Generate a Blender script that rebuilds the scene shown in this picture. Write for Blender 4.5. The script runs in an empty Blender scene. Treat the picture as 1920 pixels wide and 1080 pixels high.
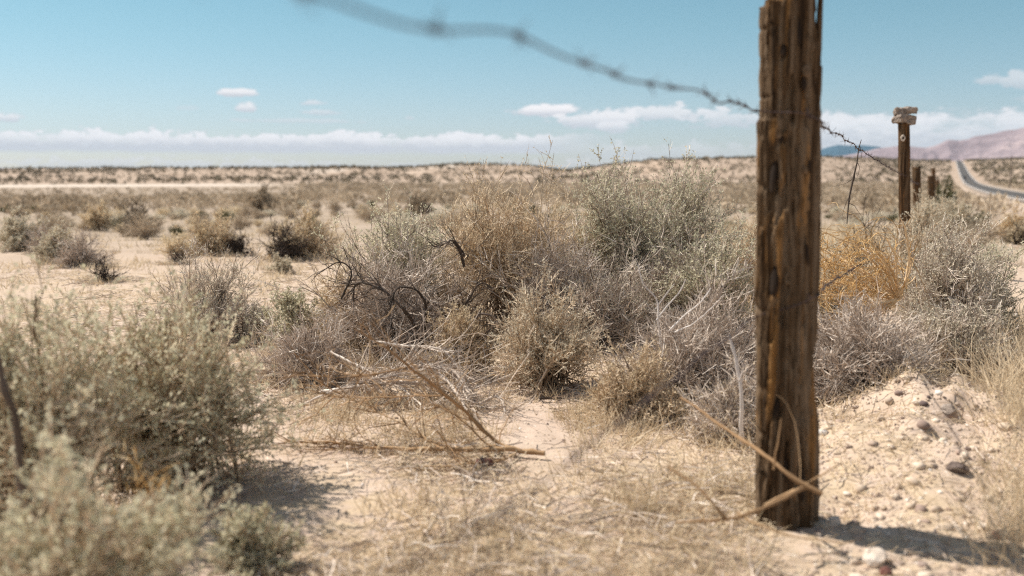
import bpy, bmesh, math
import numpy as np
from mathutils import Vector, noise as mnoise

scene = bpy.context.scene
COL = scene.collection
R = math.radians

# ------------------------------------------------------------------ camera
HC = 0.87                      # lens height over the sand
FPX = 1866.7                   # focal length in pixels of the 1920 px frame
PITCH = R(6.66)
cam_d = bpy.data.cameras.new("camera")
cam = bpy.data.objects.new("camera", cam_d)
COL.objects.link(cam)
cam.location = (0, 0, HC)
cam.rotation_euler = (R(90) - PITCH, 0, 0)
cam_d.sensor_width = 36
cam_d.lens = 35
cam_d.clip_start = 0.02
cam_d.clip_end = 60000
cam_d.dof.use_dof = True
cam_d.dof.focus_distance = 4.7
cam_d.dof.aperture_fstop = 2.0
cam_d.dof.aperture_blades = 9
scene.camera = cam

# ------------------------------------------------------------------ light, exposure
SUN_H = Vector((-0.875, 0.485, 0)).normalized()
SUN_EL = R(50)
to_sun = Vector((SUN_H.x * math.cos(SUN_EL), SUN_H.y * math.cos(SUN_EL), math.sin(SUN_EL)))
sun_d = bpy.data.lights.new("sun", 'SUN')
sun_d.energy = 5.0
sun_d.angle = R(0.55)
sun_d.color = (1.0, 0.93, 0.83)
sun = bpy.data.objects.new("sun", sun_d)
COL.objects.link(sun)
sun.rotation_euler = to_sun.to_track_quat('Z', 'Y').to_euler()
scene.view_settings.view_transform = 'Standard'
scene.view_settings.look = 'None'
scene.view_settings.exposure = 0.72
scene.view_settings.gamma = 1.0
scene.cycles.use_denoising = False
scene.cycles.filter_width = 1.2
scene.cycles.max_bounces = 8
scene.cycles.diffuse_bounces = 5
scene.cycles.transparent_max_bounces = 8
scene.cycles.volume_bounces = 0

world = bpy.data.worlds.new("World")
scene.world = world
world.use_nodes = True


class NT:
    """tiny helper around a node tree"""
    def __init__(self, tree):
        self.t = tree
        tree.nodes.clear()

    def n(self, kind, **kw):
        nd = self.t.nodes.new(kind)
        for k, v in kw.items():
            setattr(nd, k, v)
        return nd

    def put(self, sock, v):
        if isinstance(v, bpy.types.NodeSocket):
            self.t.links.new(v, sock)
        elif v is not None:
            if sock.type == 'RGBA' and len(v) == 3:
                v = (*v, 1)
            sock.default_value = v

    def m(self, op, a, b=None, c=None, clamp=False):
        nd = self.n('ShaderNodeMath', operation=op, use_clamp=clamp)
        for s, v in zip(nd.inputs, (a, b, c)):
            self.put(s, v)
        return nd.outputs[0]

    def ss(self, x, lo, hi):
        nd = self.n('ShaderNodeMapRange', interpolation_type='SMOOTHSTEP')
        self.put(nd.inputs[0], x)
        self.put(nd.inputs[1], lo)
        self.put(nd.inputs[2], hi)
        return nd.outputs[0]

    def mix(self, f, a, b, blend='MIX'):
        nd = self.n('ShaderNodeMix', data_type='RGBA', blend_type=blend)
        self.put(nd.inputs[0], f)
        self.put(nd.inputs[6], a)
        self.put(nd.inputs[7], b)
        return nd.outputs[2]

    def noise(self, vec, scale, detail=4, rough=0.55, dist=0.0):
        nd = self.n('ShaderNodeTexNoise')
        self.put(nd.inputs['Vector'], vec)
        nd.inputs['Scale'].default_value = scale
        nd.inputs['Detail'].default_value = detail
        nd.inputs['Roughness'].default_value = rough
        nd.inputs['Distortion'].default_value = dist
        return nd.outputs['Fac']

    def xyz(self, x, y, z):
        nd = self.n('ShaderNodeCombineXYZ')
        for s, v in zip(nd.inputs, (x, y, z)):
            self.put(s, v)
        return nd.outputs[0]

    def vmul(self, v, s):
        nd = self.n('ShaderNodeVectorMath', operation='MULTIPLY')
        self.put(nd.inputs[0], v)
        nd.inputs[1].default_value = s
        return nd.outputs[0]

    def ramp(self, f, stops):
        nd = self.n('ShaderNodeValToRGB')
        el = nd.color_ramp.elements
        while len(el) < len(stops):
            el.new(0.5)
        for e, (p, c) in zip(el, stops):
            e.position = p
            e.color = (*c, 1)
        self.put(nd.inputs[0], f)
        return nd.outputs[0]


def build_world():
    w = NT(world.node_tree)
    out = w.n('ShaderNodeOutputWorld')
    bg = w.n('ShaderNodeBackground')
    sky = w.n('ShaderNodeTexSky', sky_type='NISHITA')
    sky.sun_disc = False
    sky.sun_elevation = SUN_EL
    sky.sun_rotation = math.atan2(SUN_H.x, SUN_H.y)
    sky.altitude = 700
    sky.air_density = 1.0
    sky.dust_density = 0.6
    sky.ozone_density = 1.0
    tc = w.n('ShaderNodeTexCoord')
    sep = w.n('ShaderNodeSeparateXYZ')
    w.put(sep.inputs[0], tc.outputs['Generated'])
    x, y, z = sep.outputs
    U = w.m('MULTIPLY', w.m('ARCTAN2', x, y), 1867.0)
    V = w.m('MULTIPLY', w.m('ARCSINE', z), 1867.0)
    # sky tone: the photograph's teal blue
    tint = w.mix(w.ss(V, 0.0, 330.0), (0.555, 0.57, 0.65), (0.46, 0.625, 0.58))
    skyc = w.mix(1.0, sky.outputs[0], tint, 'MULTIPLY')
    p = w.xyz(w.m('DIVIDE', U, 60.0), w.m('DIVIDE', V, 24.0), 3.7)
    n1 = w.noise(p, 1.0, 6, 0.6)
    p2 = w.xyz(w.m('DIVIDE', U, 260.0), w.m('DIVIDE', V, 60.0), 9.1)
    n2 = w.noise(p2, 1.0, 5, 0.6)
    nn = w.m('SUBTRACT', n1, 0.5)
    nf = w.m('SUBTRACT', w.noise(w.xyz(w.m('DIVIDE', U, 21.0), w.m('DIVIDE', V, 11.0), 1.3), 1.0, 4, 0.55), 0.5)
    nb = w.m('SUBTRACT', n2, 0.5)
    # (U, V, half width, half height above, half height below, roughness, strength)
    dens = None
    tone = None
    blobs = [
        (-498, 139, 31, 8, 6, 0.9, .85), (-479, 113, 20, 11, 7, 0.9, .8), (-361, 123, 20, 6, 4, 1.0, .6),
        (-354, 107, 34, 5, 4, 1.2, .5), (-390, 91, 130, 4, 3, 1.1, .42), (-870, 89, 32, 9, 7, 0.9, .75),
        (-577, 111, 18, 4, 4, 1.2, .25), (-190, 98, 10, 4, 3, 1.0, .4),
        (70, 111, 66, 12, 9, 0.9, .95), (160, 96, 76, 18, 17, 1.2, .85), (190, 82, 30, 12, 10, 0.9, .7),
        (290, 103, 100, 16, 12, 1.5, .75), (395, 96, 80, 16, 18, 1.6, .62),
        (826, 152, 24, 9, 7, 1.1, .5), (872, 148, 32, 15, 13, 1.0, .55), (905, 120, 40, 8, 8, 1.2, .3),
    ]
    for (cu, cv, a, bu, bd, ro, st) in blobs:
        du = w.m('DIVIDE', w.m('SUBTRACT', U, cu), a * 1.25)
        dv0 = w.m('SUBTRACT', V, cv)
        dv = w.m('MAXIMUM', w.m('DIVIDE', dv0, bu * 1.25), w.m('DIVIDE', dv0, -bd * 1.25))
        q = w.m('SUBTRACT', 1.0, w.m('ADD', w.m('MULTIPLY', du, du), w.m('MULTIPLY', dv, dv)))
        q = w.m('ADD', q, w.m('ADD', w.m('MULTIPLY', nn, ro * 2.4), w.m('MULTIPLY', nf, ro * 2.0)))
        q = w.m('MULTIPLY', w.ss(q, 0.0, 0.6), min(1.0, st * 1.08))
        dens = q if dens is None else w.m('MAXIMUM', dens, q)
        t = w.m('MULTIPLY', q, w.ss(dv0, -bd * 0.9, bu * 0.5))
        tone = t if tone is None else w.m('MAXIMUM', tone, t)
    # long flat-bottomed bank on the left and centre
    def bank(v0, v1, top_amp, u0, u1, st, soft, tex=1.5):
        top = w.m('ADD', v1, w.m('ADD', w.m('ADD', w.m('MULTIPLY', nn, top_amp * 1.5), w.m('MULTIPLY', nf, top_amp * 1.7)), w.m('MULTIPLY', nb, top_amp)))
        a_ = w.m('MULTIPLY', w.ss(w.m('SUBTRACT', top, V), 0.0, soft), w.ss(w.m('ADD', V, w.m('MULTIPLY', nn, 9.0)), v0 - soft, v0 + soft))
        side = w.m('MULTIPLY', w.ss(U, u0[0], u0[1]), w.m('SUBTRACT', 1.0, w.ss(U, u1[0], u1[1])))
        holes = w.ss(w.m('ADD', w.m('MULTIPLY', nn, 0.8), w.m('MULTIPLY', nb, tex)), -0.42, 0.02)
        a_ = w.m('MULTIPLY', w.m('MULTIPLY', a_, side), w.m('MULTIPLY', holes, st))
        lit = w.m('MULTIPLY', a_, w.ss(w.m('ADD', w.m('DIVIDE', w.m('SUBTRACT', V, v0), w.m('SUBTRACT', top, v0)), w.m('MULTIPLY', nf, 0.9)), 0.25, 0.85))
        return a_, lit
    for args in [
        (34, 70, 22, (-1400, -1200), (0, 240), .95, 5, 0.6),
        (6, 20, 28, (-1400, -1200), (250, 520), .5, 6, 2.6),
        (20, 54, 26, (60, 200), (500, 700), .55, 8, 1.4),
        (18, 108, 24, (420, 530), (1300, 1500), .88, 14, 0.7),
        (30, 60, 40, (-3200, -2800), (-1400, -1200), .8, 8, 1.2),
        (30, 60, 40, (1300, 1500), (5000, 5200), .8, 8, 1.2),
    ]:
        a_, l_ = bank(*args)
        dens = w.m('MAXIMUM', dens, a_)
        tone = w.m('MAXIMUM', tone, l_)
    back = w.m('MULTIPLY', w.ss(w.m('ABSOLUTE', U), 1500.0, 2600.0), w.m('MULTIPLY', w.ss(z, .03, .10), w.m('SUBTRACT', 1.0, w.ss(z, .80, .95))))  # unseen bright clouds added behind the camera as front fill light
    fill_noise = w.noise(tc.outputs['Generated'], 3.2, 6, .6)
    fill_cloud = w.m('MULTIPLY', back, w.ss(fill_noise, .47, .58))
    dens = w.m('MAXIMUM', dens, fill_cloud)
    tone = w.m('MAXIMUM', tone, w.m('MULTIPLY', fill_cloud, 1.0))
    dens = w.m('MULTIPLY', dens, w.ss(z, 0.0, 0.003))
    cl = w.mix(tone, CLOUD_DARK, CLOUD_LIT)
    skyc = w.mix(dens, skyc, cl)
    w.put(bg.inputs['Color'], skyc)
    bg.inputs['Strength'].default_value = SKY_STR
    w.put(out.inputs['Surface'], bg.outputs[0])


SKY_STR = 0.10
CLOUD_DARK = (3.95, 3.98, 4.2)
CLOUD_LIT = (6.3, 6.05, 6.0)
build_world()


# ------------------------------------------------------------------ pixel to world
def at(px, py, depth):
    """world point seen at pixel (px, py) of the 1920x1080 frame, DEPTH metres ahead along +Y"""
    dx, dz = (px - 960) / FPX, (540 - py) / FPX
    d = Vector((dx, math.cos(PITCH) + dz * math.sin(PITCH), -math.sin(PITCH) + dz * math.cos(PITCH)))
    return Vector((0, 0, HC)) + d * (depth / d.y)


# ------------------------------------------------------------------ terrain
def _hash(ix, iy, seed):
    h = (ix.astype(np.int64) * 374761393 + iy.astype(np.int64) * 668265263 + seed * 1274126177) & 0xFFFFFFFF
    h = ((h ^ (h >> 13)) * 1274126177) & 0xFFFFFFFF
    return ((h ^ (h >> 16)) & 0xFFFF) / 65535.0


def vnoise(x, y, seed=0):
    x = np.asarray(x, float)
    y = np.asarray(y, float)
    ix, iy = np.floor(x), np.floor(y)
    fx, fy = x - ix, y - iy
    fx, fy = fx * fx * (3 - 2 * fx), fy * fy * (3 - 2 * fy)
    a, b = _hash(ix, iy, seed), _hash(ix + 1, iy, seed)
    c, d = _hash(ix, iy + 1, seed), _hash(ix + 1, iy + 1, seed)
    return (a + (b - a) * fx) * (1 - fy) + (c + (d - c) * fx) * fy - 0.5


def fbm(x, y, seed=0, octv=4):
    s, a = 0, 1
    for k in range(octv):
        s = s + a * vnoise(x * 2 ** k + 17.3 * k, y * 2 ** k - 9.1 * k, seed + k)
        a *= 0.5
    return s


def sstep(x, a, b):
    t = np.clip((x - a) / (b - a), 0, 1)
    return t * t * (3 - 2 * t)


FD = Vector((0.3990, 0.917, 0)).normalized()     # fence and road direction
FN = Vector((FD.y, -FD.x, 0))                    # to the right of it
ROAD_W0, ROAD_W1 = 7.6, 13.8
ROAD_C = (ROAD_W0 + ROAD_W1) / 2
# skyline of the low hills: azimuth (deg), pixel row, distance
SKY_AZ = np.array([-180, -60, -27, -20, -11, -6, -2.5, 1, 3, 6, 8.5, 11, 14, 17, 20, 22, 24, 27, 32, 60, 180.])
SKY_PY = np.array([318, 318, 320, 319, 317, 317, 311, 314, 321, 310, 299, 297, 299, 299, 302, 306, 306, 304, 302, 310, 318.])
SKY_RD = np.array([900, 900, 900, 900, 900, 900, 850, 900, 1100, 900, 760, 740, 800, 900, 1150, 1400, 1500, 1400, 1300, 900, 900.])


def macro(x, y):
    r = np.hypot(x, y)
    az = np.degrees(np.arctan2(x, y))
    zb = -5.6 * (1 - np.exp(-np.maximum(r - 8, 0) / 220))
    rd = np.interp(az, SKY_AZ, SKY_RD)
    zt = HC + (322 - np.interp(az, SKY_AZ, SKY_PY)) / FPX * rd / np.cos(np.radians(np.clip(az, -60, 60)))
    t = sstep(r, 470, rd)
    z = zb + (zt - zb) * t
    return z - np.minimum(np.maximum(r - rd * 1.05, 0) * 0.006, 40)


def terrain(x, y):
    x = np.asarray(x, float)
    y = np.asarray(y, float)
    r = np.hypot(x, y)
    w = x * FN.x + y * FN.y
    l = x * FD.x + y * FD.y
    z = macro(x, y)
    near = np.clip(1.2 - r / 14, 0, 1)
    z = z + near * (0.018 * fbm(x * 2.1, y * 2.1, 3) + 0.012 * fbm(x * 9, y * 9, 8, 3))
    z = z + sstep(r, 6, 20) * 0.16 * fbm(x * 0.16, y * 0.16, 5, 3) * (1 - sstep(r, 60, 200) * 0.3)
    hills = sstep(r, 480, 640) * (1 - sstep(r, 1300, 2000) * .7)
    z = z + hills * (3.4 * fbm(x / 120, y / 120, 11, 4) * (0.35 + 0.65 * sstep(np.abs(l * 0 + w - ROAD_C), 20, 90)))
    # soil heaped on the road side of the fence, hollow at the post
    z = z + 0.15 * np.exp(-(((x - 1.45) / 0.42) ** 2 + ((y - 3.2) / 0.5) ** 2)) * (1 + 0.9 * fbm(x * 6, y * 6, 21, 3))
    bank = sstep(w, .12, .3) * (1 - sstep(w, 1.2, 1.8)) * sstep(l, .6, 1.2) * (1 - sstep(l, 4.5, 5.5))
    z = z + bank * (.055 * np.maximum(fbm(x * 7.5, y * 7.5, 23, 4), -.1) + .03 * np.abs(fbm(x * 22, y * 22, 27, 3)))
    z = z + 0.05 * np.exp(-(((x - 1.12) / 0.22) ** 2 + ((y - 2.75) / 0.30) ** 2))
    z = z - 0.035 * np.exp(-(((x - 0.86) / 0.07) ** 2 + ((y - 2.50) / 0.10) ** 2))
    # little hummocks under the shrubs
    z = z + 0.05 * np.exp(-(((x - 0.3) / 1.0) ** 2 + ((y - 5.2) / 0.8) ** 2))
    # graded road bed
    cx, cy = l * FD.x + ROAD_C * FN.x, l * FD.y + ROAD_C * FN.y
    m = (1 - sstep(np.abs(w - ROAD_C), 5.6, 9.5)) * sstep(l, -400, -390)
    z = z * (1 - m) + macro(cx, cy) * m
    return z


def tz(x, y):
    return float(terrain(np.array([x]), np.array([y]))[0])


def gpt(px, depth, dz=0.0):
    """ground point under pixel column px at DEPTH"""
    x = (px - 960) / FPX * depth * 1.0
    # column of the pixel: depth along the axis grows a little with height under the lens
    for _ in range(3):
        z = tz(x, depth)
        zc = depth * math.cos(PITCH) + (HC - z) * math.sin(PITCH)
        x = (px - 960) / FPX * zc
    return Vector((x, depth, tz(x, depth) + dz))


# ------------------------------------------------------------------ mesh buffers
class Buf:
    """collects quads in numpy arrays, with a random tint per vertex"""
    def __init__(self):
        self.v, self.f, self.t, self.n = [], [], [], 0

    def add(self, verts, faces, tint):
        if len(verts) == 0:
            return
        self.v.append(np.asarray(verts, np.float32))
        self.f.append(np.asarray(faces, np.int64) + self.n)
        self.t.append(np.broadcast_to(np.asarray(tint, np.float32), (len(verts),)))
        self.n += len(verts)

    def arrays(self):
        return np.concatenate(self.v), np.concatenate(self.f), np.concatenate(self.t)


def mesh_np(name, v, f, tint=None, smooth=False, mats=(), extra=None):
    me = bpy.data.meshes.new(name)
    k = f.shape[1]
    me.vertices.add(len(v))
    me.vertices.foreach_set('co', np.ascontiguousarray(v, np.float32).ravel())
    me.loops.add(f.size)
    me.loops.foreach_set('vertex_index', np.ascontiguousarray(f, np.int32).ravel())
    me.polygons.add(len(f))
    me.polygons.foreach_set('loop_start', np.arange(0, f.size, k, dtype=np.int32))
    me.polygons.foreach_set('use_smooth', np.full(len(f), smooth))
    if tint is not None:
        a = me.attributes.new('tint', 'FLOAT', 'POINT')
        a.data.foreach_set('value', np.ascontiguousarray(tint, np.float32))
    for nm, arr in (extra or {}).items():
        a = me.attributes.new(nm, 'FLOAT', 'POINT')
        a.data.foreach_set('value', np.ascontiguousarray(arr, np.float32))
    for m in mats:
        me.materials.append(m)
    me.update(calc_edges=True)
    return me


def link(name, me, parent=None, loc=None):
    o = bpy.data.objects.new(name, me)
    COL.objects.link(o)
    if parent is not None:
        o.parent = parent
    if loc is not None:
        o.location = loc
    return o


def tag(o, label=None, cat=None, group=None, kind=None):
    if label:
        o['label'] = label
    if cat:
        o['category'] = cat
    if group:
        o['group'] = group
    if kind:
        o['kind'] = kind
    return o


def empty(name, loc, label, cat, group=None, rz=0.0):
    o = bpy.data.objects.new(name, None)
    COL.objects.link(o)
    o.empty_display_size = 0.1
    o.location = loc
    o.rotation_euler.z = rz
    return tag(o, label, cat, group)


def nrm(a):
    return a / np.maximum(np.linalg.norm(a, axis=-1, keepdims=True), 1e-9)


def tubes(buf, P, rad, sides, rng, tint=None):
    """P (N,K,3) polylines, rad (N,K); sides 2 = flat ribbons"""
    N, K, _ = P.shape
    if N == 0:
        return
    T = nrm(np.gradient(P, axis=1))
    ref = rng.normal(size=(N, 1, 3))
    n = ref - (ref * T).sum(-1, keepdims=True) * T
    n = nrm(n)
    b = np.cross(T, n)
    ang = np.arange(sides) * 2 * np.pi / sides
    ring = (P[:, :, None, :] + rad[:, :, None, None] * (np.cos(ang)[None, None, :, None] * n[:, :, None, :] + np.sin(ang)[None, None, :, None] * b[:, :, None, :]))
    V = ring.reshape(-1, 3)
    idx = np.arange(N * K * sides).reshape(N, K, sides)
    if sides == 2:
        F = np.stack([idx[:, :-1, 0], idx[:, :-1, 1], idx[:, 1:, 1], idx[:, 1:, 0]], -1).reshape(-1, 4)
    else:
        nx = np.roll(idx, -1, axis=2)
        F = np.stack([idx[:, :-1], nx[:, :-1], nx[:, 1:], idx[:, 1:]], -1).reshape(-1, 4)
    if tint is None:
        tint = rng.random(N)
    buf.add(V, F, np.repeat(np.asarray(tint), K * sides))


def leaves(buf, C, D, L, W, rng, tint=None):
    """rhombic leaves from points C along D"""
    M = len(C)
    if M == 0:
        return
    D = nrm(D)
    S = nrm(np.cross(D, rng.normal(size=(M, 3))))
    L = np.broadcast_to(L, (M,))[:, None]
    W = np.broadcast_to(W, (M,))[:, None]
    V = np.stack([C, C + D * L * .5 + S * W * .5, C + D * L, C + D * L * .5 - S * W * .5], 1).reshape(-1, 3)
    F = np.arange(M * 4).reshape(M, 4)
    if tint is None:
        tint = rng.random(M)
    buf.add(V, F, np.repeat(tint, 4))


def grow(S, D, L, K, rng, wig=0.2, up=0.0):
    N = len(S)
    P = np.zeros((N, K, 3))
    P[:, 0] = S
    d = nrm(D)
    L = np.broadcast_to(L, (N,))
    for k in range(1, K):
        d = nrm(d + rng.normal(size=(N, 3)) * wig + np.array([0, 0, up]))
        P[:, k] = P[:, k - 1] + d * (L / (K - 1))[:, None]
    return P


def spawn(P, m, t0, t1, spread, rng, up=0.0, weights=None):
    """m children along each polyline: start points, directions, parent index"""
    N, K, _ = P.shape
    idx = np.repeat(np.arange(N), m)
    t = rng.uniform(t0, t1, len(idx)) * (K - 1)
    i = np.minimum(t.astype(int), K - 2)
    f = (t - i)[:, None]
    S = P[idx, i] * (1 - f) + P[idx, i + 1] * f
    T = nrm(P[idx, i + 1] - P[idx, i])
    D = nrm(T + rng.normal(size=T.shape) * spread + np.array([0, 0, up]))
    return S, D, idx


# ------------------------------------------------------------------ materials
def mat(name):
    m = bpy.data.materials.new(name)
    m.use_nodes = True
    return m, NT(m.node_tree)


def finish(t, col, rough=0.9, bump=None, bump_s=0.3, bump_d=0.01, spec=0.15, transl=None):
    out = t.n('ShaderNodeOutputMaterial')
    b = t.n('ShaderNodeBsdfPrincipled')
    t.put(b.inputs['Base Color'], col)
    t.put(b.inputs['Roughness'], rough)
    b.inputs['Specular IOR Level'].default_value = spec
    if bump is not None:
        bp = t.n('ShaderNodeBump')
        bp.inputs['Strength'].default_value = bump_s
        bp.inputs['Distance'].default_value = bump_d
        t.put(bp.inputs['Height'], bump)
        t.put(b.inputs['Normal'], bp.outputs[0])
    if transl:
        tr = t.n('ShaderNodeBsdfTranslucent')
        t.put(tr.inputs['Color'], col)
        mx = t.n('ShaderNodeMixShader')
        mx.inputs[0].default_value = transl
        t.put(mx.inputs[1], b.outputs[0])
        t.put(mx.inputs[2], tr.outputs[0])
        t.put(out.inputs['Surface'], mx.outputs[0])
    else:
        t.put(out.inputs['Surface'], b.outputs[0])
    return b


def tint_mat(name, stops, transl=0.0, rough=0.85):
    m, t = mat(name)
    a = t.n('ShaderNodeAttribute', attribute_name='tint')
    g = t.n('ShaderNodeNewGeometry')
    nz = t.noise(g.outputs['Position'], 9.0, 3)
    f = t.m('ADD', t.m('MULTIPLY', a.outputs['Fac'], 0.75), t.m('MULTIPLY', t.m('SUBTRACT', nz, 0.38), 0.9), clamp=True)
    finish(t, t.ramp(f, stops), rough, transl=transl)
    return m


M = {}
M['sage'] = tint_mat('sage_leaf', [(0, (.25, .24, .155)), (.4, (.49, .465, .335)), (.75, (.66, .61, .465)), (1, (.79, .68, .51))], .4)
M['grey_leaf'] = tint_mat('grey_leaf', [(0, (.36, .33, .25)), (.5, (.60, .545, .43)), (1, (.78, .70, .57))], .35)
M['tan_leaf'] = tint_mat('tan_leaf', [(0, (.42, .34, .22)), (.45, (.63, .52, .36)), (1, (.76, .64, .47))], .35)
M['dark_leaf'] = tint_mat('dark_leaf', [(0, (.065, .07, .035)), (.5, (.12, .115, .055)), (1, (.20, .17, .09))], .2)
M['scrub_leaf'] = tint_mat('scrub_leaf', [(0, (.15, .11, .075)), (.25, (.33, .262, .185)), (.6, (.50, .405, .295)), (1, (.66, .54, .41))], .15)
M['twig_tan'] = tint_mat('tan_twig', [(0, (.14, .095, .062)), (.45, (.56, .43, .30)), (1, (.76, .63, .48))])
M['twig_grey'] = tint_mat('grey_twig', [(0, (.10, .075, .058)), (.4, (.46, .375, .31)), (.8, (.64, .55, .47)), (1, (.78, .70, .62))])
M['sage_front'] = tint_mat('silver_leaf', [(0, (.42, .34, .21)), (.3, (.46, .44, .31)), (.7, (.66, .62, .47)), (1, (.80, .69, .50))], .4)
M['twig_dark'] = tint_mat('dark_twig', [(0, (.035, .026, .02)), (.6, (.085, .065, .052)), (1, (.18, .14, .12))])
M['twig_pale'] = tint_mat('pale_twig', [(0, (.48, .43, .40)), (1, (.74, .69, .66))])
M['straw'] = tint_mat('straw', [(0, (.38, .29, .18)), (.4, (.58, .465, .32)), (1, (.74, .63, .475))], .3)
M['orange'] = tint_mat('orange_straw', [(0, (.36, .20, .075)), (.5, (.60, .385, .16)), (1, (.76, .58, .34))], .25)
M['orange_stem'] = tint_mat('orange_stem', [(0, (.50, .32, .15)), (1, (.72, .55, .36))])
M['branch'] = tint_mat('branch_bark', [(0, (.16, .095, .05)), (.5, (.33, .205, .11)), (1, (.46, .32, .19))])


def ground_mat():
    m, t = mat('desert_sand')
    g = t.n('ShaderNodeNewGeometry')
    P = g.outputs['Position']
    at_ = lambda nm: t.n('ShaderNodeAttribute', attribute_name=nm).outputs['Fac']
    n_big = t.noise(P, 0.35, 5)
    n_mid = t.noise(P, 3.0, 6, .65)
    n_fine = t.noise(P, 40.0, 5, .7)
    base = t.ramp(n_mid, [(.25, (.32, .242, .195)), (.5, (.43, .335, .272)), (.75, (.52, .42, .345))])
    base = t.mix(t.ss(n_big, .40, .68), base, (.46, .36, .29))
    # straw-stained litter
    lit = t.m('MULTIPLY', at_('straw'), t.ss(t.noise(P, 7.0, 6, .7), .36, .60))
    base = t.mix(t.m('MULTIPLY', lit, .75), base, t.ramp(n_fine, [(.3, (.33, .245, .155)), (.7, (.54, .43, .295))]))
    # grit: dark and light grains
    vo = t.n('ShaderNodeTexVoronoi')
    t.put(vo.inputs['Vector'], P)
    vo.inputs['Scale'].default_value = 75
    sepc = t.n('ShaderNodeSeparateColor')
    t.put(sepc.inputs[0], vo.outputs['Color'])
    grain = t.m('MULTIPLY', t.m('LESS_THAN', vo.outputs['Distance'], .33), t.m('GREATER_THAN', sepc.outputs[0], .80))
    gc = t.ramp(sepc.outputs[1], [(.0, (.13, .10, .09)), (.45, (.34, .26, .21)), (1, (.66, .60, .54))])
    base = t.mix(t.m('MULTIPLY', grain, .75), base, gc)
    base = t.mix(t.m('MULTIPLY', t.ss(n_fine, .52, .75), .35), base, (.33, .24, .165))
    # hill soil, rosier and stony, and the pale dry lake
    hs = t.ramp(t.noise(P, .035, 6, .7), [(.3, (.22, .16, .115)), (.5, (.33, .25, .19)), (.72, (.50, .395, .315))])
    base = t.mix(at_('hill'), base, hs)
    base = t.mix(at_('plain'), base, t.ramp(t.noise(P, .45, 7, .72), [(.3, (.21, .162, .118)), (.52, (.325, .258, .20)), (.75, (.42, .337, .27))]))
    base = t.mix(at_('playa'), base, (.53, .455, .39))
    bump = t.m('ADD', t.m('MULTIPLY', n_mid, .6), t.m('ADD', t.m('MULTIPLY', n_fine, .35), t.m('MULTIPLY', grain, .5)))
    finish(t, base, .95, bump, .5, .02, spec=.08)
    return m


def rock_mat(name, c0, c1, c2, sc=22):
    m, t = mat(name)
    tc = t.n('ShaderNodeTexCoord')
    n = t.noise(tc.outputs['Object'], sc, 7, .7)
    n2 = t.noise(tc.outputs['Object'], sc * 5, 4, .7)
    c = t.ramp(n, [(.3, c0), (.5, c1), (.7, c2)])
    c = t.mix(t.m('MULTIPLY', t.ss(n2, .55, .7), .5), c, c0)
    finish(t, c, .95, t.m('ADD', n, n2), .6, .01, spec=.1)
    return m


M['ground'] = ground_mat()
M['rock_grey'] = rock_mat('grey_rock', (.13, .10, .085), (.29, .24, .205), (.43, .365, .315), 34)
M['rock_pale'] = rock_mat('pale_rock', (.44, .35, .28), (.60, .51, .43), (.72, .65, .58), 18)
M['rock_dark'] = rock_mat('dark_rock', (.07, .055, .05), (.15, .115, .10), (.25, .20, .18), 20)
M['rock_red'] = rock_mat('red_rock', (.07, .03, .025), (.16, .075, .06), (.26, .14, .11), 20)

m, t = mat('pebble')
a = t.n('ShaderNodeAttribute', attribute_name='tint')
finish(t, t.ramp(a.outputs['Fac'], [(0, (.12, .09, .085)), (.25, (.30, .22, .18)), (.6, (.50, .40, .31)), (.88, (.60, .50, .41)), (1, (.76, .71, .66))]), .95)
M['pebble'] = m

m, t = mat('hazed_mountain_rock')
g = t.n('ShaderNodeNewGeometry')
n = t.noise(t.vmul(g.outputs['Position'], (.0023, .0023, .006)), 1.0, 8, .65)
c = t.ramp(n, [(.3, (.15, .115, .125)), (.5, (.25, .195, .205)), (.7, (.37, .29, .285))])  # rock tones with the mauve of the haze painted in
finish(t, c, 1.0, n, .8, 120, spec=0)
M['mountain'] = m
m, t = mat('hazed_dark_mountain')
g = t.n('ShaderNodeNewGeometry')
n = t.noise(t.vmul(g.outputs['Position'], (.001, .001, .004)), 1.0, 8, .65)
finish(t, t.ramp(n, [(.3, (.02, .06, .09)), (.7, (.05, .10, .135))]), 1.0, spec=0)  # blue of the distant haze is painted into this rock colour
M['mountain_haze_blue'] = m

m, t = mat('asphalt')
g = t.n('ShaderNodeNewGeometry')
n = t.noise(g.outputs['Position'], 1.2, 6, .7)
finish(t, t.ramp(n, [(.3, (.05, .045, .043)), (.7, (.085, .077, .072))]), .8, spec=.25)
M['asphalt'] = m
m, t = mat('worn_paint_white')
g = t.n('ShaderNodeNewGeometry')
finish(t, t.ramp(t.noise(g.outputs['Position'], 2, 5), [(.3, (.55, .53, .50)), (.6, (.78, .76, .73))]), .7)
M['paint_white'] = m
m, t = mat('worn_paint_yellow')
g = t.n('ShaderNodeNewGeometry')
finish(t, t.ramp(t.noise(g.outputs['Position'], 2, 5), [(.35, (.12, .10, .08)), (.65, (.42, .32, .16))]), .7)
M['paint_yellow'] = m
m, t = mat('shoulder_gravel')
g = t.n('ShaderNodeNewGeometry')
finish(t, t.ramp(t.noise(g.outputs['Position'], 1.5, 7, .7), [(.3, (.25, .21, .18)), (.7, (.38, .325, .285))]), .95)
M['shoulder'] = m

m, t = mat('rusty_wire')
tc = t.n('ShaderNodeTexCoord')
n = t.noise(tc.outputs['Object'], 60, 4)
bb = finish(t, t.ramp(n, [(.3, (.035, .025, .03)), (.6, (.085, .055, .05)), (.8, (.16, .10, .07))]), .6, spec=.4)
M['wire'] = m


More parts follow.
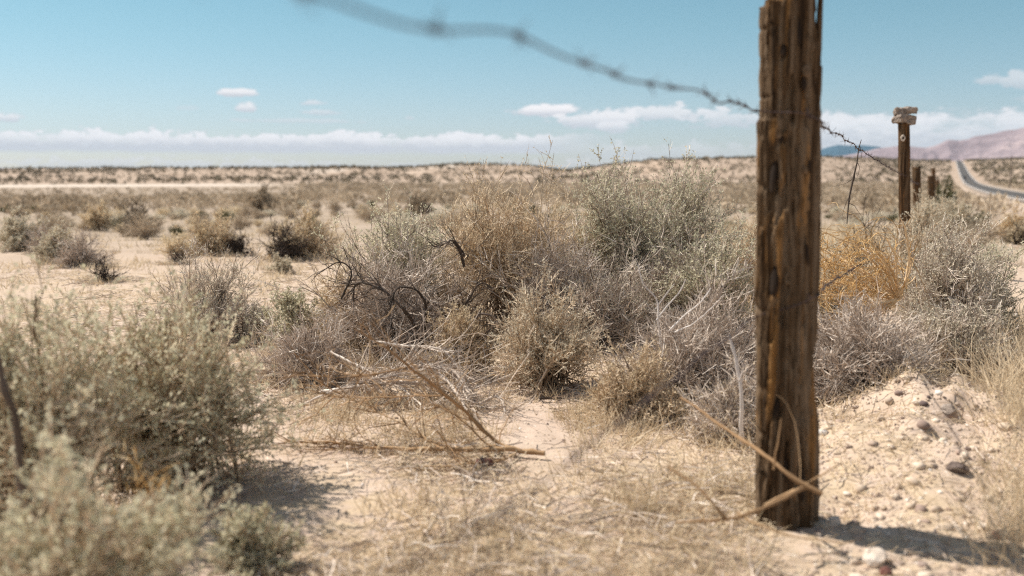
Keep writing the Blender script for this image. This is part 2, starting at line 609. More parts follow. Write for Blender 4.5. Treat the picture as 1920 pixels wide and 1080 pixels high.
def wood_mat(name, dark, mid, grey, orange, seed):
    m, t = mat(name)
    tc = t.n('ShaderNodeTexCoord')
    O = tc.outputs['Object']
    st = t.vmul(O, (1, 1, .045))
    st2 = t.vmul(O, (1, 1, .12))
    wob = t.noise(O, 5.0, 3)
    n1 = t.noise(st, 38 + seed, 6, .62, .3)
    n2 = t.noise(st2, 90, 5, .7)
    n3 = t.noise(t.vmul(O, (1, 1, .07)), 27, 4, .6, .4)
    n4 = t.noise(O, 9, 5, .6)
    c = t.ramp(n1, [(.33, dark), (.45, mid), (.59, grey), (.72, mid)])
    c = t.mix(t.m('MULTIPLY', t.ss(n3, .55, .68), .7), c, orange)
    c = t.mix(t.m('MULTIPLY', t.ss(n2, .54, .70), .75), c, dark)
    c = t.mix(t.m('MULTIPLY', t.ss(n4, .50, .72), .5), c, t.mix(.5, dark, mid))
    h = t.m('ADD', n1, t.m('MULTIPLY', n2, .6))
    finish(t, c, .9, h, 1.0, .013, spec=.06)
    return m


M['wood'] = wood_mat('weathered_wood', (.012, .0075, .005), (.090, .055, .030), (.20, .145, .098), (.30, .15, .048), 0)
M['wood_far'] = wood_mat('old_post_wood', (.02, .012, .008), (.08, .046, .024), (.14, .092, .056), (.22, .10, .035), 7)
m, t = mat('knot_wood')
tc = t.n('ShaderNodeTexCoord')
n = t.noise(tc.outputs['Object'], 70, 4)
finish(t, t.ramp(n, [(.3, (.07, .045, .026)), (.7, (.19, .13, .085))]), .9, n, .5, .004, spec=.06)
M['knot'] = m
m, t = mat('hollow_shade_black')  # near-black painted as shade in holes and hollows; wheels use it too
tc = t.n('ShaderNodeTexCoord')
finish(t, t.ramp(t.noise(tc.outputs['Object'], 50, 4), [(.3, (.012, .008, .006)), (.7, (.035, .022, .014))]), .9)
M['hollow'] = m
m, t = mat('pole_wood')
tc = t.n('ShaderNodeTexCoord')
finish(t, t.ramp(t.noise(tc.outputs['Object'], 4, 4), [(.3, (.07, .05, .04)), (.7, (.15, .11, .085))]), .9)
M['pole'] = m


# ------------------------------------------------------------------ ground sheet
def build_ground():
    r1 = np.exp(np.arange(math.log(0.25), math.log(16), math.log(1.0085)))
    r2 = np.exp(np.arange(math.log(16), math.log(2200), math.log(1.016)))
    r3 = np.exp(np.linspace(math.log(2200), math.log(11500), 16))
    rr = np.concatenate([r1, r2, r3])
    a = np.radians(np.concatenate([np.arange(-46, 46, .2), np.arange(46, 314, 3.0)]))
    A, RR = np.meshgrid(a, rr)
    X, Y = RR * np.sin(A), RR * np.cos(A)
    Z = terrain(X, Y)
    Z = np.where(RR > 2200, np.minimum(Z, -2.0), Z)
    nR, nA = X.shape
    V = np.stack([X, Y, Z], -1).reshape(-1, 3)
    idx = np.arange(nR * nA).reshape(nR, nA)
    nx = np.roll(idx, -1, axis=1)
    F = np.stack([idx[:-1], idx[1:], nx[1:], nx[:-1]], -1).reshape(-1, 4)[:, ::-1]
    # close the hole under the camera
    c = len(V)
    V = np.vstack([V, [[0, 0, tz(0, 0)]]])
    ring = idx[0]
    F2 = np.stack([np.full(nA // 2, c), ring[0:2 * (nA // 2):2], ring[1:2 * (nA // 2):2], np.roll(ring, -2)[0:2 * (nA // 2):2]], -1)
    F = np.vstack([F, F2[:, [0, 3, 2, 1]]])
    x, y = V[:, 0], V[:, 1]
    r = np.hypot(x, y)
    az = np.degrees(np.arctan2(x, y))
    w = x * FN.x + y * FN.y
    playa = sstep(r, 398, 412) * (1 - sstep(r, 480, 505)) * (1 - sstep(az, -15.5, -12.5)) * (az > -120)
    playa *= np.clip(1.0 + 1.2 * fbm(x / 30, y / 6, 31, 3), 0, 1)
    # a few bare white scars on the hill slope
    scar = sstep(fbm(x / 26, y / 60, 77, 3), .34, .46) * sstep(r, 560, 640) * (1 - sstep(r, 860, 920)) * (1 - sstep(np.abs(az + 6), 3, 7))
    hill = sstep(r, 440, 560)
    plain = sstep(r, 5, 22) * (1 - hill)
    straw = (1 - sstep(w, .2, 1.2)) * (1 - sstep(r, 7, 14) * .55) * np.clip(.75 + .9 * fbm(x * 1.3, y * 1.3, 41, 3), 0, 1)
    straw = straw * (1 - np.exp(-(((x - .07) / .2) ** 2 + ((y - 3.4) / .55) ** 2)))
    straw = straw * (1 - sstep(w, 3, 5)) + sstep(w, 3, 5) * .25
    me = mesh_np('ground', V, F, None, True, [M['ground']],
                 {'playa': np.clip(playa + scar * .7, 0, 1), 'hill': hill, 'plain': plain * (1 - np.exp(-((w - 4) / 2.2) ** 2) * .8), 'straw': np.clip(straw, 0, 1)})
    o = link('ground', me)
    tag(o, 'pale sandy desert floor running out to low shrub dotted hills', 'ground', kind='structure')


build_ground()


def strip(name, w0, w1, dz, l0, l1, m, parent=None, dash=None, slope=0.0004):
    ls = [l0]
    while ls[-1] < l1:
        ls.append(ls[-1] + max(1.5, abs(ls[-1]) * .012))
    ls = np.array(ls)
    c = np.stack([ls * FD.x + ROAD_C * FN.x, ls * FD.y + ROAD_C * FN.y], -1)
    zc = macro(c[:, 0], c[:, 1]) + dz + np.maximum(ls, 0) * slope
    ww = np.linspace(w0, w1, 5 if w1 - w0 > 2 else 2)
    V = np.stack([np.stack([ls * FD.x + w_ * FN.x, ls * FD.y + w_ * FN.y, zc + (0.06 * (1 - ((w_ - ROAD_C) / 3.8) ** 2))], -1) for w_ in ww], 1)
    K = len(ww)
    idx = np.arange(len(ls) * K).reshape(len(ls), K)
    F = np.stack([idx[:-1, :-1], idx[:-1, 1:], idx[1:, 1:], idx[1:, :-1]], -1).reshape(-1, 4)
    return link(name, mesh_np(name, V.reshape(-1, 3), F, None, True, [m]), parent)


sh = strip('gravel_shoulder', ROAD_W0 - 1.1, ROAD_W1 + 0.9, 0.10, -150, 1700, M['shoulder'])
tag(sh, 'pale grey gravel shoulder along both sides of the highway', 'shoulder', kind='structure')
road = strip('road', ROAD_W0, ROAD_W1, 0.14, -150, 1700, M['asphalt'])
tag(road, 'two lane dark asphalt highway running straight to the mountains', 'road', kind='structure')
strip('edge_line', ROAD_W0 + .12, ROAD_W0 + .30, 0.152, -150, 1700, M['paint_white'], road)
strip('edge_line', ROAD_W1 - .30, ROAD_W1 - .12, 0.152, -150, 1700, M['paint_white'], road)
strip('centre_line', ROAD_C - .05, ROAD_C + .05, 0.152, -150, 1700, M['paint_yellow'], road)


# ------------------------------------------------------------------ mountains
def mountains(name, label, prof, dist, depth, m, seed, relief=.35):
    """prof: (pixel x, pixel y) skyline; the range is a real ridge DEPTH metres thick at DIST metres"""
    px = np.array([p[0] for p in prof], float)
    py = np.array([p[1] for p in prof], float)
    azp = np.arctan((px - 960) / FPX)
    hp = (322 - py) / FPX * dist / np.cos(azp)
    az = np.linspace(azp[0], azp[-1], 420)
    h = np.interp(az, azp, hp)
    tt = np.linspace(0, 1, 90)
    A, T = np.meshgrid(az, tt)
    rad = (dist - depth * .75) + depth * 1.4 * T
    ridge = 0.75 / 1.4
    shape = np.where(T < ridge, (T / ridge) ** 1.35, np.clip(1 - (T - ridge) / (1 - ridge), 0, 1))
    X, Y = rad * np.sin(A), rad * np.cos(A)
    rn = np.abs(fbm(X / (depth * .22), Y / (depth * .22), seed, 5)) * 2
    fl = np.abs(fbm(A * 60, T * 3, seed + 9, 4)) * 2
    H = h[None, :] * shape * (1 + relief * (.45 - rn - fl * .4) * (1 - sstep(np.abs(T - ridge), 0, .12) * 0) * np.minimum(1, 3 * np.abs(T - ridge) + .03))
    Z = H - 8
    V = np.stack([X, Y, Z], -1).reshape(-1, 3)
    idx = np.arange(X.size).reshape(X.shape)
    F = np.stack([idx[:-1, :-1], idx[:-1, 1:], idx[1:, 1:], idx[1:, :-1]], -1).reshape(-1, 4)
    o = link(name, mesh_np(name, V, F, None, True, [m]))
    return tag(o, label, 'mountains', kind='structure')


mountains('mountains', 'rosy bare mountain range rising behind the highway on the right',
          [(1400, 318), (1470, 304), (1500, 299), (1540, 294), (1581, 292), (1612, 287), (1640, 281), (1688, 277), (1710, 280), (1730, 281), (1747, 278), (1769, 269), (1790, 270), (1806, 269), (1817, 265),
           (1850, 262), (1872, 258), (1894, 257), (1920, 252), (1990, 238), (2100, 222), (2300, 225), (2600, 250), (3000, 312)], 6200, 2400, M['mountain'], 50, .55)
mountains('far_mountains', 'dark blue distant mountains low on the horizon behind the fence posts',
          [(1330, 318), (1385, 302), (1420, 297), (1470, 296), (1520, 285), (1545, 279), (1565, 275), (1590, 277), (1610, 276), (1640, 279), (1700, 292), (1760, 310)], 9500, 1500, M['mountain_haze_blue'], 60)
mountains('horizon_mountains', 'thin purple distant ridge at the left end of the horizon',
          [(-700, 312), (-300, 308), (-60, 313), (20, 315), (60, 317.5), (110, 320), (160, 323)], 9000, 1500, M['mountain'], 70)


# ------------------------------------------------------------------ shrub geometry
def shrub_geo(seed, w, d, h, n0=40, n1=7, n2=8, leaf=3, ll=.008, lw=.004, r0=.006, base=.24, arch=.15, wig=.10, flat=1.0,
              l1=(.16, .36), l2=(.05, .13), lean=(0, 0), fill=(.5, .98), maxpol=89, up=.15, leaf_t=(.1, 1.0), spiky=0, r2=.0011, hollow=0):
    """returns (wood buffer, leaf buffer): stems from the crown of the root out to a dome w x d x h, two orders of twigs, leaves"""
    rng = np.random.default_rng(seed)
    wood, leafb = Buf(), Buf()
    az = rng.uniform(0, 2 * np.pi, n0)
    pol = np.radians(maxpol) * rng.random(n0) ** .62
    f = rng.uniform(fill[0], fill[1], n0)
    tgt = np.stack([w / 2 * np.cos(az) * np.sin(pol) * f + lean[0] * f, d / 2 * np.sin(az) * np.sin(pol) * f + lean[1] * f, h * .92 * np.cos(pol) ** flat * f + .04 * h], -1)
    # lumpy outline
    lump = 1 + .22 * np.sin(az * 3 + seed) * np.sin(pol * 2) + rng.normal(0, .06, n0)
    tgt *= np.stack([lump, lump, np.clip(lump, .75, 1.06)], -1)
    S = np.stack([rng.normal(0, base * w / 2, n0), rng.normal(0, base * d / 2, n0), np.full(n0, -.015)], -1)
    K = 7
    tt = np.linspace(0, 1, K)[None, :, None]
    ctrl = S + (tgt - S) * .45 + np.array([0, 0, 1]) * (arch * h)
    P0 = (1 - tt) ** 2 * S[:, None] + 2 * tt * (1 - tt) * ctrl[:, None] + tt ** 2 * tgt[:, None]
    jit = np.cumsum(rng.normal(0, wig * h * .12, P0.shape), axis=1)
    jit -= jit[:, :1]
    P0 = P0 + jit
    P0[:, :, 2] = np.maximum(P0[:, :, 2], -.02)
    rad0 = r0 * np.linspace(1, .28, K)[None, :] * rng.uniform(.5, 1.2, (n0, 1))
    tubes(wood, P0, rad0, 4, rng, rng.random(n0) * .22 - .12)  # old wood is dark; low tint also paints shade inside the crown
    S1, D1, i1 = spawn(P0, n1, .25, 1.0, .55, rng, up)
    L1 = h * rng.uniform(l1[0], l1[1], len(S1))
    P1 = grow(S1, D1, L1, 4, rng, .16, .06)
    P1[:, :, 2] = np.maximum(P1[:, :, 2], .005)
    rr1 = (r0 * .30) * np.linspace(1, .4, 4)[None, :] * rng.uniform(.6, 1.2, (len(S1), 1))
    tubes(wood, P1, np.maximum(rr1, r2), 3, rng, .02 + .5 * rng.random(len(S1)))
    S2, D2, i2 = spawn(P1, n2, .1, 1.0, .6, rng, up)
    L2 = h * rng.uniform(l2[0], l2[1], len(S2))
    P2 = grow(S2, D2, L2, 3, rng, .2, .05)
    P2[:, :, 2] = np.maximum(P2[:, :, 2], .004)
    rr2 = np.full((len(S2), 3), r2) * np.array([1.2, 1.0, .6])[None, :]
    tubes(wood, P2, rr2, 2, rng, .3 + .7 * rng.random(len(S2)))
    if leaf:
        P2l = P2
        C, D, il = spawn(P2l, leaf, leaf_t[0], leaf_t[1], .9, rng, .1)
        own = i1[i2][il]
        leafy = np.clip(rng.normal(.75, .45, len(P0)), .08, 1)[own]
        kp = rng.random(len(C)) < leafy
        C, D, own = C[kp], D[kp], own[kp]
        grp = np.clip(rng.normal(.5, .28, len(P0)), 0, 1)[own]
        leaves(leafb, C, D, ll * rng.uniform(.6, 1.4, len(C)), lw * rng.uniform(.7, 1.3, len(C)), rng, np.clip(.6 * grp + .5 * rng.random(len(C)) - .05, 0, 1))
    if spiky:
        # leafy wands standing out of the crown
        k = rng.choice(len(P0), spiky, replace=True)
        Sx = P0[k, -2]
        Dx = nrm(Sx * np.array([.5, .5, 0]) + np.array([0, 0, h]) + rng.normal(0, .18 * h, Sx.shape))
        Lx = h * rng.uniform(.09, .24, spiky)
        Px = grow(Sx, Dx, Lx, 5, rng, .09, .02)
        tubes(wood, Px, np.broadcast_to(np.array([.0022, .0019, .0016, .0013, .001]), (spiky, 5)), 3, rng, rng.random(spiky) * .5)
        Sy, Dy, _ = spawn(Px, 9, .15, 1, .6, rng, .2)
        Py = grow(Sy, Dy, h * rng.uniform(.02, .055, len(Sy)), 3, rng, .15)
        tubes(wood, Py, np.full((len(Sy), 3), r2), 2, rng)
        if leaf:
            C, D, _ = spawn(Py, 4, .1, 1, .8, rng)
            leaves(leafb, C, D, ll * rng.uniform(.7, 1.4, len(C)), lw * rng.uniform(.7, 1.3, len(C)), rng, .1 + .7 * rng.random(len(C)))
    return wood, leafb


def put_shrub(name, loc, label, cat, geo, wm, lm, group=None, rz=0.0, leafname='foliage'):
    wood, leafb = geo
    o = empty(name, loc, label, cat, group, rz)
    link('branches', mesh_np('branches', *wood.arrays(), False, [M[wm]]), o)
    if leafb.n:
        link(leafname, mesh_np(leafname, *leafb.arrays(), False, [M[lm]]), o)
    return o


HERO = []


def shrub_at(px, top, hw, depth, seed, label, kind='sage', name='desert_shrub', cat='shrub', deep=.8, group=None, **kw):
    g = gpt(px, depth)
    tp = at(px, top, depth)
    h = max(.08, tp.z - g.z)
    w = 2 * hw / FPX * depth
    if 2.3 < depth < 12:
        HERO.append((g.x, g.y, w))
    P = dict(KINDS_[kind])
    P.update(kw)
    wm, lm = P.pop('wm'), P.pop('lm')
    geo = shrub_geo(seed, w, w * deep, h, **P)
    return put_shrub(name, g, label, cat, geo, wm, lm, group)


KINDS_ = {
    'sage': dict(wm='twig_grey', lm='sage', n0=42, n1=7, n2=8, leaf=8, ll=.0125, lw=.0075, r0=.006),
    'tan': dict(wm='twig_tan', lm='tan_leaf', n0=42, n1=7, n2=9, leaf=5, ll=.009, lw=.005, r0=.005),
    'pale': dict(wm='twig_tan', lm='grey_leaf', n0=42, n1=7, n2=8, leaf=7, ll=.010, lw=.0055, r0=.004),
    'dead': dict(wm='twig_grey', lm='tan_leaf', n0=48, n1=9, n2=10, leaf=0, r0=.006, wig=.28, up=.02, l2=(.06, .18)),
}

# ------------------------------------------------------------------ shrubs close to the fence
shrub_at(945, 316, 136, 5.15, 101, 'tall tan seeded shrub, the widest crown in the middle thicket', 'tan', n0=78, n1=8, n2=9, spiky=26, ll=.010, maxpol=80, flat=.55)
shrub_at(1165, 308, 146, 5.45, 102, 'tall grey green shrub with leafy wands standing up over the far hill', 'sage', n0=76, n1=8, n2=9, spiky=34, maxpol=78, flat=.55)
shrub_at(1275, 305, 72, 5.6, 103, 'narrow green shrub with tall leafy tips beside the wand topped shrub', 'sage', n0=44, spiky=24, maxpol=66, flat=.6)
shrub_at(1330, 400, 110, 4.9, 104, 'dense round sage green shrub close to the left of the thick post', 'sage', n0=60, n1=9, n2=10, leaf=6)
shrub_at(1405, 385, 80, 6.3, 105, 'tan brushy shrub partly hidden behind the thick wooden post', 'tan')
shrub_at(1030, 405, 70, 4.85, 106, 'round grey twiggy bush nested in the middle of the thicket', 'dead', n0=40, n1=9, n2=9, leaf=1, ll=.006, lw=.003)
shrub_at(1120, 430, 110, 4.75, 107, 'dark half dead shrub in the shady heart of the thicket', 'dead', n0=50, leaf=2, lm='sage', ll=.008)
shrub_at(1062, 378, 80, 5.5, 170, 'tan twiggy shrub filling the gap between the two tallest crowns', 'tan', n0=50, flat=.6)
shrub_at(846, 455, 70, 4.9, 171, 'brown tangled dead shrub between the purple grey one and the tan crown', 'dead', n0=46, wm='twig_tan')
shrub_at(1245, 470, 80, 5.0, 172, 'dark brown twig shrub behind the bleached white branching twig', 'dead', n0=50, leaf=1, lm='sage')
shrub_at(650, 470, 60, 4.75, 173, 'small tan brown brush joining the left flank of the thicket', 'tan', n0=40)
shrub_at(1025, 520, 95, 3.95, 108, 'small pointed sage bush at the top of the bare sandy patch', 'sage', n0=60, n1=9, n2=10, leaf=5, spiky=16, wm='twig_tan', lm='grey_leaf', ll=.008, lw=.004)
shrub_at(868, 565, 66, 4.2, 109, 'small tan bush with a dark foot left of the pointed sage bush', 'tan', n0=46, n1=9, n2=10)
shrub_at(735, 430, 140, 4.6, 110, 'big dead purple grey shrub with thick dark crooked limbs', 'dead', n0=60, n1=10, n2=11, fill=(.45, .98))
shrub_at(745, 385, 105, 5.0, 111, 'leafy pale green shrub rising behind the dead purple grey shrub', 'sage', n0=50, spiky=16, maxpol=72, flat=.6)
shrub_at(575, 590, 92, 4.05, 112, 'low purple grey dead bush, left end of the thicket', 'dead', n0=54, n1=10, n2=11, l2=(.10, .26))
shrub_at(560, 530, 75, 4.8, 113, 'low loose green bush behind the purple grey dead bush', 'sage', n0=36)
shrub_at(390, 468, 105, 5.1, 114, 'airy straw coloured bush standing apart left of the thicket', 'pale', n0=60, n1=8, n2=8, leaf=3, wm='twig_grey', up=.3)
shrub_at(470, 560, 50, 5.0, 115, 'small dark footed twig bush at the right of the airy straw bush', 'dead', n0=30, leaf=2, lm='sage')
shrub_at(1275, 560, 150, 3.75, 116, 'big grey dead brush tangle piled against the left of the post', 'dead', n0=90, n1=10, n2=10, l1=(.25, .55), l2=(.08, .24), lean=(.12, 0))
shrub_at(1180, 640, 110, 3.45, 117, 'low tan dry brush along the right side of the sandy patch', 'tan', n0=60, n1=8, n2=9, leaf=2)
shrub_at(1370, 690, 90, 3.2, 118, 'low grey tan twig heap right at the foot of the thick post', 'dead', n0=50, n1=8, n2=9, leaf=1, l2=(.12, .3))
shrub_at(1640, 580, 140, 3.6, 119, 'grey dead brush heap under the orange tumbleweed', 'dead', n0=90, n1=10, n2=10, l1=(.3, .6), l2=(.10, .28), lean=(-.1, 0))
shrub_at(1770, 395, 105, 4.7, 120, 'broad pale grey green shrub right of the orange tumbleweed', 'pale', n0=74, n1=9, n2=10, leaf=6, wm='twig_grey', lm='grey_leaf', spiky=14)
shrub_at(1850, 455, 60, 4.9, 121, 'small sage shrub at the outer right edge of the fence brush', 'sage', n0=36, spiky=8)
shrub_at(1795, 540, 120, 4.05, 122, 'ash grey twiggy shrub on the crest of the soil mound', 'pale', n0=74, n1=9, n2=9, leaf=4, wm='twig_grey')
shrub_at(1560, 470, 70, 5.3, 123, 'grey green shrub glimpsed behind the orange tumbleweed', 'pale', n0=40)

# left foreground, very near
shrub_at(310, 545, 225, 2.7, 130, 'large blurred sage green shrub in front on the left, leaning right', 'sage', n0=100, n1=7, n2=8, leaf=5, ll=.013, lw=.0065, r0=.006, lean=(.05, 0), spiky=40, flat=.6, wm='twig_tan', lm='sage_front')
shrub_at(75, 490, 180, 2.35, 131, 'tall loose sage shrub cut by the left edge of the photo', 'sage', n0=70, n1=8, n2=8, leaf=5, ll=.014, lw=.007, spiky=30, flat=.6, wm='twig_tan', lm='sage_front')
shrub_at(190, 830, 290, 1.72, 132, 'blurred low sage bush nearest the lens in the bottom left', 'sage', n0=70, n1=7, n2=8, leaf=5, ll=.013, lw=.007, wm='twig_tan', lm='sage_front', spiky=26, flat=.6)
shrub_at(470, 935, 95, 2.12, 133, 'small twiggy sage bush at the bottom with a black shadow beside it', 'sage', n0=46, n1=6, n2=7, leaf=4, ll=.012, lw=.0055, wm='twig_tan', lm='sage_front')
shrub_at(275, 830, 40, 2.05, 134, 'orange dry sprig caught inside the big sage shrub on the left', 'tan', name='dry_sprig', cat='dry sprig', n0=12, n1=4, n2=4, leaf=0, wm='orange')

# plain on the left, eight to twenty five metres out
shrub_at(572, 386, 74, 10.6, 140, 'wide tan bush with a black foot on the open sand', 'tan', n0=60, n1=7, n2=7, ll=.02, lw=.011, r2=.0018)
shrub_at(535, 415, 38, 10.3, 141, 'dark dead twig bush at the left foot of the wide tan bush', 'dead', n0=46, n1=8, n2=7, wm='twig_dark', r2=.0018)
shrub_at(402, 395, 58, 11.3, 142, 'rounded pinkish tan bush left of the wide tan bush', 'tan', n0=60, n1=7, n2=7, ll=.02, lw=.011, r2=.0018)
shrub_at(448, 424, 26, 11.2, 143, 'small dark twig bush at the right foot of the rounded pinkish bush', 'dead', n0=34, n1=7, n2=6, wm='twig_dark', r2=.0018)
shrub_at(155, 434, 46, 9.6, 144, 'grey mound of dead twigs on bare sand at far left', 'dead', n0=60, n1=8, n2=8, r2=.0016)
shrub_at(108, 420, 42, 10.2, 145, 'straw pale bush beside the grey mound of dead twigs', 'pale', n0=44, n1=7, n2=7, ll=.02, lw=.01, r2=.0018)
shrub_at(38, 392, 58, 12.2, 146, 'big tan green bush at the left border of the plain', 'pale', n0=54, n1=7, n2=7, ll=.024, lw=.012, r2=.002)
shrub_at(74, 414, 22, 11.6, 147, 'small purple grey dead bush in front of the big border bush', 'dead', n0=36, n1=7, n2=7, r2=.0018)
shrub_at(255, 380, 34, 18.0, 148, 'dark grey bush alone in the middle of the left plain', 'dead', n0=46, n1=7, n2=6, r2=.0028, wm='twig_dark', leaf=2, lm='scrub_leaf', ll=.03, lw=.016)
shrub_at(182, 374, 34, 21.0, 149, 'tan mound bush behind the dark grey lone bush', 'tan', n0=46, n1=7, n2=6, ll=.035, lw=.02, r2=.003)
shrub_at(495, 345, 30, 42.0, 150, 'brown tall bush at the back of the left plain', 'sage', n0=30, n1=6, n2=6, ll=.08, lw=.05, r2=.006, lm='scrub_leaf', wm='twig_dark', r0=.02)
shrub_at(785, 362, 26, 30.0, 151, 'brown green bush just left of the thicket top', 'sage', n0=30, n1=6, n2=6, ll=.06, lw=.035, r2=.005, lm='scrub_leaf', wm='twig_dark', r0=.015)
shrub_at(195, 482, 40, 7.9, 152, 'low black dead branch bush lying on the sand', 'dead', n0=26, n1=5, n2=4, wm='twig_dark', maxpol=88, r2=.0014)
shrub_at(330, 456, 26, 9.9, 153, 'tiny dark bent stem clump on bare sand', 'dead', n0=20, n1=4, n2=4, wm='twig_dark', r2=.0016)
shrub_at(530, 474, 24, 8.6, 154, 'pale fuzzy dry clump on sand below the wide tan bush', 'pale', n0=26, n1=6, n2=6, ll=.012, r2=.0014)

# roadside and behind the far posts
shrub_at(1768, 330, 19, 27.0, 160, 'dark olive creosote bush behind the short fence post', 'sage', n0=34, n1=7, n2=6, lm='dark_leaf', wm='twig_dark', ll=.06, lw=.035, r2=.004, r0=.018, base=.05)
shrub_at(1838, 393, 17, 18.5, 161, 'little dark green bush alone on the roadside sand', 'sage', n0=30, n1=6, n2=6, lm='dark_leaf', ll=.03, lw=.018, r2=.003)
shrub_at(1908, 412, 30, 14.2, 162, 'low brown bush on roadside sand at the right edge', 'dead', n0=40, n1=7, n2=6, wm='twig_dark', leaf=2, lm='tan_leaf', ll=.03, lw=.014, r2=.0025)
shrub_at(1900, 383, 34, 18.0, 163, 'low straw orange weed patch on roadside sand', 'tan', n0=40, n1=6, n2=6, wm='orange', ll=.03, lw=.014, r2=.003)
shrub_at(1795, 372, 34, 13.5, 164, 'tan grey bush beyond the fence brush at the sand edge', 'pale', n0=50, n1=7, n2=7, ll=.024, lw=.013, r2=.002)
shrub_at(1722, 372, 36, 10.3, 165, 'pale dry bush around the foot of the flat topped leaning post', 'pale', n0=50, n1=7, n2=7, ll=.018, lw=.009, r2=.0017)
shrub_at(1765, 362, 28, 16.5, 166, 'grey green bush right of the short fence post', 'pale', n0=44, n1=7, n2=6, ll=.026, lw=.014, r2=.002)
shrub_at(1702, 408, 58, 6.3, 168, 'pale straw brush hiding the foot of the stone topped post', 'pale', n0=50, n1=7, n2=7, ll=.013, r2=.0014, flat=.6)
shrub_at(1625, 392, 75, 7.4, 167, 'dark bare twig bush left of the stone topped post', 'dead', n0=34, n1=5, n2=4, wm='twig_dark', r2=.0013, up=.05)


# ------------------------------------------------------------------ scattered shrubs of the plain
rng = np.random.default_rng(7)


def lod_geo(seed, nleaf, nst, size, lw, flat=.8):
    """a shrub of unit width, half a unit high and more: clumps of flat sprays round a handful of stems"""
    r = np.random.default_rng(seed)
    wood, lf = Buf(), Buf()
    az = r.uniform(0, 2 * np.pi, nst)
    pol = np.radians(86) * r.random(nst) ** .6
    f = r.uniform(.55, .95, nst)
    tgt = np.stack([.5 * np.cos(az) * np.sin(pol) * f, .5 * np.sin(az) * np.sin(pol) * f, .62 * np.cos(pol) ** flat * f + .06], -1)
    S = r.normal(0, .05, (nst, 3)) * np.array([1, 1, 0])
    S[:, 2] = -.02
    tt = np.linspace(0, 1, 4)[None, :, None]
    ctrl = S + (tgt - S) * .4 + np.array([0, 0, .1])
    P = (1 - tt) ** 2 * S[:, None] + 2 * tt * (1 - tt) * ctrl[:, None] + tt ** 2 * tgt[:, None]
    tubes(wood, P, np.broadcast_to(np.array([.012, .009, .006, .003]), (nst, 4)), 3, r, r.random(nst))
    C, D, i = spawn(P, max(1, nleaf // nst), .35, 1.0, .8, r, .25)
    C = C + r.normal(0, .05, C.shape)
    C[:, 2] = np.maximum(C[:, 2], .0)
    grp = r.random(nst)[i]
    leaves(lf, C, D, size * r.uniform(.6, 1.5, len(C)), lw * r.uniform(.6, 1.4, len(C)), r, np.clip(.5 * grp + .5 * r.random(len(C)), 0, 1))
    return wood, lf


PROTO = []
for k, (mw, ml, lbl) in enumerate([
        ('twig_tan', 'tan_leaf', 'tan'), ('twig_grey', 'scrub_leaf', 'brown'), ('twig_grey', 'grey_leaf', 'grey green'), ('twig_dark', 'dark_leaf', 'dark green')]):
    vs = []
    for q in range(3):
        wd, lf = lod_geo(900 + k * 10 + q, 1500, 46, .085 if k != 1 else .10, .018 if k != 1 else .012)
        vs.append((mesh_np('branches', *wd.arrays(), False, [M[mw]]), mesh_np('foliage', *lf.arrays(), False, [M[ml]])))
    PROTO.append((vs, lbl))


def zone_ok(x, y):
    w = x * FN.x + y * FN.y
    return (w < .9) or (w > ROAD_W1 + 5)


placed = []
labels_seen = 0
tries = 0
while len(placed) < 290 and tries < 20000:
    tries += 1
    r_ = 9.0 + 47 * rng.random() ** .75
    a_ = R(rng.uniform(-29.5, 29.5))
    x, y = r_ * math.sin(a_), r_ * math.cos(a_)
    if not zone_ok(x, y):
        continue
    px = 960 + FPX * x / y
    s = rng.uniform(.35, .95)
    # the open sandy clearing stays mostly bare
    dens = .5 + 1.1 * float(fbm(np.array([x / 6.0]), np.array([y / 6.0]), 91, 3)[0])
    if y < 16 and px < 820:
        dens *= .36
        s *= .6
    if y < 9.5 and px > 1500:
        dens *= .4
    if rng.random() > dens:
        continue
    if any((x - a) ** 2 + (y - b) ** 2 < (.42 * (s + c)) ** 2 for a, b, c in placed):
        continue
    placed.append((x, y, s))
    k = rng.choice(4, p=[.22, .44, .22, .12])
    vs, lbl = PROTO[k]
    bm_, lm_ = vs[rng.integers(3)]
    if k == 3:
        s *= .8
    side = 'on the shrubby plain beyond the sand' if px < 1500 else 'in the scrub along the fence and road'
    o = empty('plain_shrub', (x, y, tz(x, y)), 'small %s desert shrub, one of many %s' % (lbl, side), 'shrub', '%s shrubs %s' % (lbl, side), rng.uniform(0, 6.28))
    o.scale = (s, s, s * rng.uniform(.55, .9))
    link('branches', bm_, o)
    link('foliage', lm_, o)


